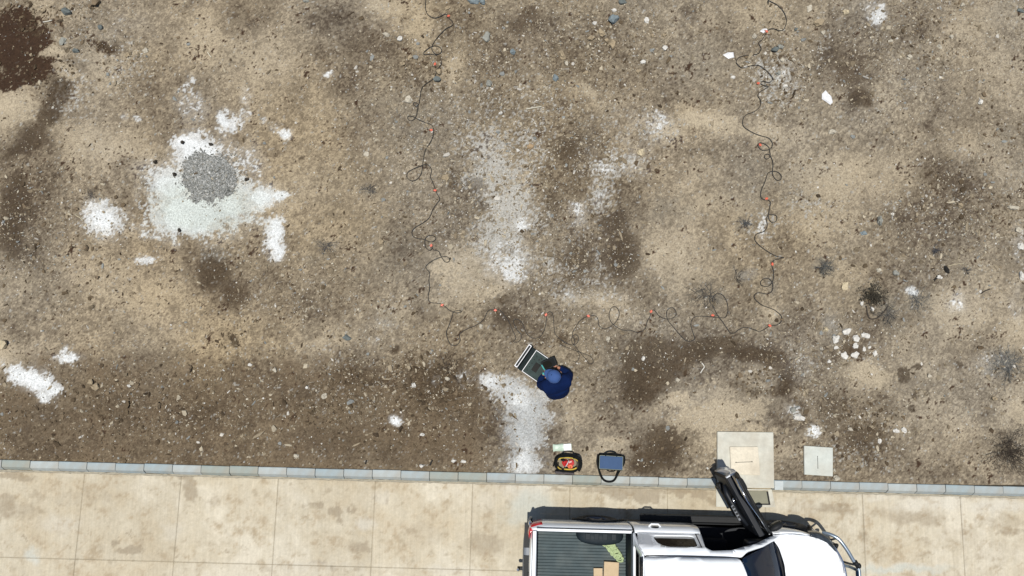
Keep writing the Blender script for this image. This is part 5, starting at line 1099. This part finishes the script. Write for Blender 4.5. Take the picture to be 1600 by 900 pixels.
flatbox(1.13, 1.275, -.16, .125, .701, .745, 'cardboard_box', 'smaller cardboard piece against the larger box in the truck bed', 'box', M['card'], 1)

# ================================================================== INSTRUMENT CASE
M['casew'] = mat('case_white_alloy', A(226,226,228), .4, var=.05)
M['panel'] = mat('panel_dark_green', A(66,78,76), .8, var=.28, scale=9, spec=.1)
M['caseb'] = mat('case_black', (.008, .010, .011), .6, var=.2, scale=12, spec=.15)
M['lining'] = mat('case_lining', A(42,50,52), .9, var=.2, spec=.1)
cz0 = .22
A0, B0, C0 = g(838,546.5,cz0), g(815,580,cz0), g(834.5,592,cz0)
ux = (A0-B0); Lx = ux.length; an = math.atan2(ux.y, ux.x); Wy = .34
case = empty('instrument_case', (*((A0+B0)/2)[:2], hz(A0.x, A0.y)), an)
tag(case, 'open instrument case with white rimmed dark panel and upright lid, in front of the person', 'instrument case')
# local: x along the long side, y negative toward the person
b = MB(); b.box(-Lx/2, Lx/2, -Wy, 0, 0, cz0-.03); b.build('case_body', M['caseb'], case, bevel=.015)
b = MB(); t_ = .013
for (x0, x1, y0, y1) in ((-Lx/2, Lx/2, -t_, 0), (-Lx/2, Lx/2, -Wy, -Wy+t_), (-Lx/2, -Lx/2+t_, -Wy+t_, -t_), (Lx/2-t_, Lx/2, -Wy+t_, -t_)): b.box(x0, x1, y0, y1, cz0-.03, cz0)
b.build('case_rim', M['casew'], case, bevel=.003)
b = MB(); b.box(-Lx/2+t_, Lx/2-t_, -Wy+t_, -t_, cz0-.03, cz0-.010); pn = b.build('control_panel', M['panel'], case)
for i in range(5): b = MB(); b.tube([(-Lx/2+.07+i*.075, -.07, cz0-.012), (-Lx/2+.07+i*.075, -.07, cz0+.004)], .011, 10); b.build('socket', M['caseb'], pn)
b = MB(); b.box(-.11, .05, -.22, -.12, cz0-.011, cz0-.006); b.build('display', M['glass'], pn, bevel=.002)
for (x, y) in ((.11,-.14),(.11,-.20),(.15,-.17)): b = MB(); b.tube([(x, y, cz0-.012), (x, y, cz0+.008)], .014, 12); b.build('knob', M['caseb'], pn)
b = MB(); b.box(-Lx/2, Lx/2, .0, .085, cz0-.10, cz0-.07); b.build('hinge_tray', M['lining'], case, bevel=.004)
ldz = .40
lo = MB(); lo.box(-Lx/2+.004, Lx/2-.004, .085, .155, cz0-.09, ldz); loo = lo.build('lid', M['caseb'], case, bevel=.008)
lr_ = MB()
for (x0, x1, y0, y1) in ((-Lx/2, Lx/2, .100, .112), (-Lx/2, Lx/2, .146, .160), (-Lx/2, -Lx/2+.018, .112, .146), (Lx/2-.018, Lx/2, .112, .146)): lr_.box(x0, x1, y0, y1, ldz-.02, ldz+.006)
lr_.build('lid_rim', M['casew'], loo, bevel=.002)

# ================================================================== BAGS BY THE KERB
M['bagb'] = mat('black_bag_cloth', (.008, .009, .009), .9, var=.3, scale=20, bump=.4, spec=.08)
M['bagg'] = mat('grey_bag_cloth', A(86,80,80), .85, var=.15, scale=20, bump=.4)
M['yellow'] = mat('yellow_lining', A(205,176,60), .7, var=.2, scale=16)
M['beige'] = mat('beige_canvas', A(150,140,118), .9, var=.2, scale=14, bump=.3)
M['redr'] = mat('red_reel', A(205,50,52), .45, var=.15, scale=20)
M['orr'] = mat('orange_cord', A(240,110,60), .5, var=.15, scale=20)
M['pink'] = mat('pale_pink_plastic', A(246,190,180), .5, var=.1)
bh = .26; bc = g(887, 725, bh); bag = empty('tool_bag', (bc.x, bc.y, hz(bc.x, bc.y)), R(-4))
tag(bag, 'open black tool bag with yellow lining holding red and orange reels, by the kerb', 'bag')
def sell(hx, hy, p, z, n=28, jit=0): return [(hx*math.copysign(abs(math.cos(a))**p, math.cos(a)), hy*math.copysign(abs(math.sin(a))**p, math.sin(a))+0, z+jit*math.sin(a*3+1)) for a in np.linspace(0, 2*math.pi, n, endpoint=False)]
b = MB(); b.loft([sell(.22,.135,.7,0), sell(.225,.14,.7,.1), sell(.215,.135,.7,.22), sell(.21,.13,.75,bh,jit=.008)], True, True, False); bw = b.build('bag_wall', M['bagb'], bag, True, solid=.02)
b = MB(); P = sell(.205,.128,.75,bh+.006,jit=.010); b.tube(P+[P[0]], [.019+.006*math.sin(i*1.7) for i in range(len(P)+1)], 8, caps=False); b.build('rim_padding', M['bagb'], bag, True)
b = MB(); b.loft([sell(.186,.112,.75,bh-.004,jit=.008), sell(.175,.10,.75,bh-.07), sell(.165,.09,.8,.10)], True); b.build('lining', M['beige'], bag, True)
b = MB(); P = sell(.182,.106,.72,bh+.010,jit=.008)
b.tube(P[2:13], .010, 8, flat=.6); b.tube(P[16:20], .011, 8, flat=.6); b.tube([(p[0]*.93, p[1]*.86, p[2]-.004) for p in P[20:27]], .013, 8, flat=.6); b.build('yellow_binding', M['yellow'], bag, True)
b = MB(); b.loft([sell(.17,.095,.8,.115), sell(.001,.001,1,.12)], True); b.build('bag_floor', M['beige'], bag)
b = MB(); b.box(-.20, .13, -.185, -.140, .02, .215); b.build('front_pocket', M['bagg'], bag, bevel=.02, seg=3)
b = MB(); b.tube(catmull([(-.10,.10,bh),(-.09,.155,bh+.06),(0,.165,bh+.085),(.08,.155,bh+.06),(.10,.10,bh)], 5), .014, 8, flat=.7); b.tube(catmull([(-.15,-.02,bh),(-.23,-.03,bh-.01),(-.235,-.06,.16)], 5), .012, 8); b.build('handle', M['bagb'], bag, True)
b = MB(); b.tube(catmull([(.11,.14,bh-.02),(.20,.11,bh+.03),(.235,0,bh+.01),(.20,-.11,bh-.02)], 5), .020, 8, flat=.6); b.build('shoulder_strap', M['bagb'], bag, True)
def reel(x, y, r, z, m, lab, ang):
    t = empty('cable_reel', tuple(bag.matrix_basis @ Vector((x, y, z))), 0); t.rotation_euler = (R(ang), R(ang*.5), 0)
    for k in (-1, 1):
        mb = MB(); mb.loft([[(rr*math.cos(a), rr*math.sin(a), k*.022+dz) for a in np.linspace(0, 2*math.pi, 20, endpoint=False)] for rr, dz in ((.012,.003),(r,.003),(r,-.003),(.012,-.003))], True); mb.build('flange', m, t, False)
    mb = MB(); mb.loft([[(rr*math.cos(a), rr*math.sin(a), z_) for a in np.linspace(0, 2*math.pi, 20, endpoint=False)] for rr, z_ in ((r*.75,-.02),(r*.8,0),(r*.75,.02))], True); mb.build('wound_cord', M['orr'], t, True)
    return tag(t, lab, 'cable reel')
reel(-.035, .005, .055, .185, M['redr'], 'dark red reel on the left inside the open tool bag', 25)
reel(.065, .015, .052, .195, M['redr'], 'bright red reel on the right inside the open tool bag', -20)
reel(.050, -.045, .040, .215, M['orr'], 'orange reel nearest the kerb inside the open tool bag', 10)
b = MB(); b.box(-.028, .028, -.016, .016, -.012, .012); tag(b.build('plastic_tag', M['pink'], None, bevel=.006, loc=tuple(bag.matrix_basis @ Vector((.045, .035, .235))), rot=(.2, .2, .3)), 'pale pink plastic piece on the reels in the tool bag', 'plastic piece')
b = MB(); b.tube([(-.03,-.05,.0),(0,0,.02),(.03,.06,.01)], .008, 8); tag(b.build('hand_tool', M['casew'], None, True, loc=tuple(bag.matrix_basis @ Vector((-.005, -.005, .225)))), 'white handled tool lying across the reels in the tool bag', 'hand tool')
b = MB(); b.tube([(-.05,0,0),(.05,.005,.01)], .018, 10); tag(b.build('torch', M['caseb'], None, True, loc=tuple(bag.matrix_basis @ Vector((-.07, .045, .20))), rot=(0, 0, -.4)), 'dark torch beside the dark red reel in the tool bag', 'torch')
# blue topped case with strap
M['bluetop'] = mat('blue_grey_lid', A(70,95,132), .7, var=.08, scale=8, spec=.15)
M['zip'] = mat('pale_zip', A(170,180,160), .6)
ch_ = .20; cc_ = g(955, 723, ch_); cb = empty('equipment_case', (cc_.x, cc_.y, hz(cc_.x, cc_.y)), R(-3.5))
tag(cb, 'black carry case with flat blue grey lid and long shoulder strap over the kerb', 'carry case')
b = MB(); b.loft([rrect(.205,.125,.03,0), rrect(.21,.13,.03,.05), rrect(.208,.128,.03,ch_-.01)], True, True, True); b.build('case_body', M['bagb'], cb, False, bevel=.004)
b = MB(); b.loft([rrect(.197,.108,.012,ch_-.008), rrect(.197,.108,.012,ch_+.008), rrect(.190,.101,.010,ch_+.013)], True, True, True); b.build('lid', M['bluetop'], cb)
b = MB(); P = rrect(.200,.112,.012,ch_+.002); b.tube(P+[P[0]], .0035, 5, caps=False); b.build('zip', M['zip'], cb, True)
b = MB(); b.tube(catmull([(-.11,.12,ch_),(-.06,.150,ch_+.03),(.0,.158,ch_+.035),(.06,.146,ch_+.03),(.10,.12,ch_)], 5), .017, 8, flat=.6); b.build('handle', M['bagb'], cb, True)
b = MB(); b.tube(catmull([(-.08,-.115,ch_-.02),(-.03,-.145,ch_-.03),(.05,-.145,ch_-.03),(.09,-.115,ch_-.02)], 5), .010, 8, flat=.6); b.build('front_loop', M['bagb'], cb, True)
Pz = [(-.215,.10,.16),(-.228,0,.15),(-.215,-.07,.13),(-.17,-.20,.075),(-.12,-.29,.055),(-.055,-.335,.055),(.04,-.335,.056),(.10,-.29,.06),(.15,-.17,.09),(.205,-.05,.15),(.232,.03,.17),(.225,.12,.17)]
b = MB(); b.tube(catmull(Pz, 5), .019, 8, flat=.35); b.build('shoulder_strap', M['bagb'], cb, True)
# pale packet
M['packet'] = mat('pale_green_packet', A(206,226,206), .45, var=.07, scale=10, bump=.5, bscale=14)
pc_ = g(879, 699.5, .05); b = MB(); rings = []
for i in range(9):
    t = i/8; x = -.165+.33*t; h_ = .012+.030*math.sin(math.pi*t)**.5+random.uniform(-.004, .004)
    rings.append([(x+random.uniform(-.004,.004), -.066+.006*math.sin(i*1.3), 0), (x, -.052, h_*.7), (x, -.015, h_+random.uniform(-.006,.004)), (x, .025, h_+random.uniform(-.006,.006)), (x, .052, h_*.7), (x, .064+.005*math.cos(i*1.7), 0)])
b.loft(rings, True, True, True); po = b.build('plastic_packet', M['packet'], None, False, bevel=.003, loc=(pc_.x, pc_.y, hz(pc_.x, pc_.y)), rot=(0, 0, R(4)))
tag(po, 'pale green and white plastic packet on the soil above the tool bag', 'packet')
b = MB(); b.box(.02, .155, -.056, .058, .030, .044); b.build('white_label', M['casew'], po, bevel=.003)

# ================================================================== PERSON
M['skin'] = mat('skin', A(172,116,88), .55, var=.08, scale=20)
M['navy'] = mat('navy_cloth', A(12,32,74), .9, var=.16, scale=7, bump=.5, bscale=18, spec=.1)
M['cap'] = mat('blue_cap_cloth', A(58,92,152), .85, var=.08, scale=12, bump=.3)
M['trous'] = mat('black_trousers', (.014, .015, .018), .85, var=.25, scale=10, bump=.3)
M['boot'] = mat('dark_boot', (.02, .017, .014), .6, var=.2)
M['hair'] = mat('short_dark_hair', (.012, .010, .009), .8)
M['teal'] = mat('teal_cloth', A(80,180,176), .7, var=.1)
def skin_mesh(name, nodes, edges, m, parent, sub=2, root=0):
    me = bpy.data.meshes.new(name); me.from_pydata([n[:3] for n in nodes], edges, []); me.materials.append(m)
    o = link(name, me, parent); sk = o.modifiers.new('skin', 'SKIN'); sk.use_smooth_shade = True
    for i, n in enumerate(nodes):
        r = n[3]; me.skin_vertices[0].data[i].radius = (r, n[4] if len(n) > 4 else r)
    me.skin_vertices[0].data[root].use_root = True
    s = o.modifiers.new('sub', 'SUBSURF'); s.levels = sub; s.render_levels = sub
    return o
pb = g(868, 598, .5); F_an = math.atan2(.93, -.30)-math.pi/2     # torso faces up the picture, a little left
per = empty('person', (pb.x, pb.y, hz(pb.x, pb.y)), F_an)
tag(per, 'person in navy top and blue cap squatting at the open case, holding a black tablet', 'person')
# local frame: +y forward, +x the person's right
hips = (0,-.16,.30); LH = (-.095,.245,.56); RH = (.075,.275,.57)
nodes = [(0,-.16,.30,.13,.12),(0,-.10,.46,.13,.11),(0,-.02,.62,.14,.105),(0,.03,.72,.10,.08),(0.0,.055,.80,.055),(-.012,.075,.87,.05),
 (-.17,.01,.68,.045),(-.265,.045,.535,.035),(-.205,.14,.53,.030),(-.125,.225,.555,.027),
 (.17,.01,.68,.045),(.265,.05,.545,.035),(.20,.155,.54,.030),(.105,.25,.565,.027),
 (-.10,-.12,.29,.09),(-.15,.17,.44,.065),(-.13,.06,.22,.05),(-.13,.02,.09,.038),
 (.10,-.12,.29,.09),(.16,.18,.44,.065),(.14,.07,.22,.05),(.14,.03,.09,.038)]
edges = [(0,1),(1,2),(2,3),(3,4),(4,5),(3,6),(6,7),(7,8),(8,9),(3,10),(10,11),(11,12),(12,13),(0,14),(14,15),(15,16),(16,17),(0,18),(18,19),(19,20),(20,21)]
body = skin_mesh('body', nodes, edges, M['skin'], per)
# hands: palm + five bent fingers each, part of the body's own skin
def hand(W, fwd, inn, sgn):
    W = Vector(W); f = Vector(fwd).normalized(); i_ = Vector(inn).normalized(); dn = f.cross(i_)*sgn
    if dn.z > 0: dn = -dn
    nd = [(*W, .022), (*(W+f*.035), .026, .016), (*(W+f*.070), .028, .014)]; ed = [(0,1),(1,2)]
    for k, (off, l) in enumerate(((.027,.062),(.009,.070),(-.009,.066),(-.026,.052))):
        b0 = W+f*.085+i_*off; q = len(nd)
        nd += [(*b0, .009), (*(b0+f*l*.45-dn*.002), .0085), (*(b0+f*l*.75+dn*.012), .008), (*(b0+f*l*.85+dn*.028), .007)]
        ed += [(2, q), (q, q+1), (q+1, q+2), (q+2, q+3)]
    q = len(nd); b0 = W+f*.030+i_*.030
    nd += [(*b0, .011), (*(b0+f*.022+i_*.020), .010), (*(b0+f*.048+i_*.026+dn*.004), .0085)]; ed += [(1, q), (q, q+1), (q+1, q+2)]
    return skin_mesh('hand', nd, ed, M['skin'], per, 1)
hand((-.125,.222,.56), (.55,.83,.02), (.83,-.55,0), 1)
hand((.105,.248,.57), (-.35,.93,.02), (-.93,-.35,0), 1)
# head turned to the person's left, looking down at the case
hd = empty('head', (-.015,.105,.945), R(42), per); hd.rotation_euler = (R(-28), 0, R(42))
b = MB(); b.ell((0,0,0), (.076,.096,.112), 24, 18)
V = []
for (x, y, z) in b.v:
    if z < -.02 and y > -.03: x *= 1-.9*(-.02-z)*2.2; 
    if z < -.06 and y < -.02: y *= .75
    V.append((x, y, z))
b.v = V; b.ell((0,.098,-.012), (.013,.020,.020), 10, 8); b.ell((0,.090,-.052), (.024,.010,.008), 10, 6)
for s_ in (1, -1): b.ell((s_*.078,-.004,-.012), (.010,.018,.030), 10, 8)
hdm = b.build('face', M['skin'], hd, True)
for s_ in (1, -1): b = MB(); b.ell((s_*.030,.088,.010), (.012,.008,.007), 10, 6); b.build('eye', M['casew'], hd, True); b = MB(); b.ell((s_*.030,.0955,.010), (.005,.003,.005), 8, 6); b.build('iris', M['hair'], hd, True)
b = MB(); b.ell((0,-.012,.010), (.079,.097,.108), 22, 14); b.v = [(x, y, max(z, -.055)) if y < .0 else (x, min(y, .03), max(z, .02)) for x, y, z in b.v]; b.build('hair', M['hair'], hd, True)
# cap: domed crown of panels and a wide bill
b = MB(); rings = []
for t in np.linspace(0, 1, 9):
    a = t*math.pi/2; rr = math.cos(a)**.8 if t < 1 else .02; zz_ = .022+.115*math.sin(a)
    rings.append([(.112*rr*math.cos(p)*(1+.012*math.cos(6*p)), -.004+.124*rr*math.sin(p)*(1+.012*math.cos(6*p)), zz_) for p in np.linspace(0, 2*math.pi, 36, endpoint=False)])
b.loft(rings, True, False, True); cpo = b.build('cap', M['cap'], hd, True)
b = MB(); rings = []
for t in np.linspace(0, 1, 6):
    rings.append([((.092+.012*t)*math.cos(p), .02+(.092+.080*t)*math.sin(p), .030-.012*t+.010*math.sin(p)-.028*abs(math.cos(p))**2) for p in np.linspace(R(12), R(168), 15)])
b.loft(rings, False); b.build('cap_bill', M['cap'], cpo, True, solid=.005)
b = MB(); b.ell((0,-.004,.137), (.008,.008,.005), 8, 5); b.build('cap_button', M['navy'], cpo, True)
b = MB(); b.tube([(.035*math.cos(p), -.116-.004*math.sin(p), .035+.02*math.sin(p)) for p in np.linspace(0, math.pi, 9)], .003, 5); b.build('cap_strap', M['navy'], cpo, True)
# navy top: loose, covers torso and arms to the wrist
nt_ = [(0,-.165,.26,.225,.175),(0,-.125,.42,.235,.18),(0,-.06,.58,.235,.16),(0,.0,.70,.15,.115),(0,.045,.785,.072),
 (-.185,.0,.67,.112),(-.275,.035,.53,.092),(-.215,.135,.52,.060),(-.150,.195,.545,.045),
 (.185,.0,.67,.112),(.275,.045,.54,.092),(.215,.150,.53,.060),(.135,.222,.56,.045)]
topo = skin_mesh('top', nt_, [(0,1),(1,2),(2,3),(3,4),(3,5),(5,6),(6,7),(7,8),(3,9),(9,10),(10,11),(11,12)], M['navy'], per, 3)
tx = bpy.data.textures.new('cloth_folds', 'CLOUDS'); tx.noise_scale = .09; tx.noise_depth = 2; tx.noise_basis = 'VORONOI_F1'
dm_ = topo.modifiers.new('folds', 'DISPLACE'); dm_.texture = tx; dm_.strength = .028; dm_.mid_level = .5; dm_.texture_coords = 'LOCAL'
b = MB(); P = [(.082*math.cos(a), .050+.070*math.sin(a), .815-.02*math.sin(a)) for a in np.linspace(0, 2*math.pi, 17)]; b.tube(P, .014, 6, caps=False); b.build('collar', M['navy'], per, True)
b = MB(); b.box(-.205,-.165,.028,.034,.735,.742); b.build('shoulder_badge', M['casew'], per, bevel=.001)
tr = [(0,-.15,.28,.14,.12),(-.10,-.10,.29,.10),(-.155,.17,.44,.085),(-.135,.06,.22,.068),(-.13,.02,.10,.055),(.10,-.10,.29,.10),(.165,.18,.44,.085),(.145,.07,.22,.068),(.14,.03,.10,.055)]
skin_mesh('trousers', tr, [(0,1),(1,2),(2,3),(3,4),(0,5),(5,6),(6,7),(7,8)], M['trous'], per)
for s_, y0 in ((-1, .02), (1, .03)):
    b = MB(); rings = []
    for (y, w_, h_) in ((-.085,.030,.07),(-.06,.042,.10),(.0,.045,.115),(.06,.048,.085),(.13,.052,.065),(.18,.045,.050),(.20,.025,.03)):
        rings.append([(s_*.135+w_*math.cos(a), y0+y, max(0, h_*.5+h_*.5*math.sin(a))) for a in np.linspace(0, 2*math.pi, 14, endpoint=False)])
    b.loft(rings, True, True, True); b.build('boot', M['boot'], per, True)
b = MB(); b.tube([(-.150,.19,.553),(-.128,.216,.560)], [.036,.034], 12); b.build('teal_cuff', M['teal'], per, True)
# tablet held in both hands
tp_ = per.matrix_basis @ Vector((-.01, .345, .595))
tab = empty('tablet', tuple(tp_), F_an); tab.rotation_euler = (R(14), 0, F_an+R(6))
tag(tab, 'black tablet in a thick rubber case held by the squatting person', 'tablet')
b = MB(); b.loft([rrect(.120,.080,.02,-.012), rrect(.124,.084,.022,0), rrect(.120,.080,.02,.010)], True, True, True); b.build('rubber_case', M['caseb'], tab)
b = MB(); b.box(-.102, .102, -.064, .064, .009, .0125); b.build('screen', M['glass'], tab, bevel=.002)
b = MB(); b.tube([(-.10,-.09,.0),(-.115,-.05,.02),(-.125,.03,.01)], .012, 8); b.build('hand_strap', M['teal'], tab, True)
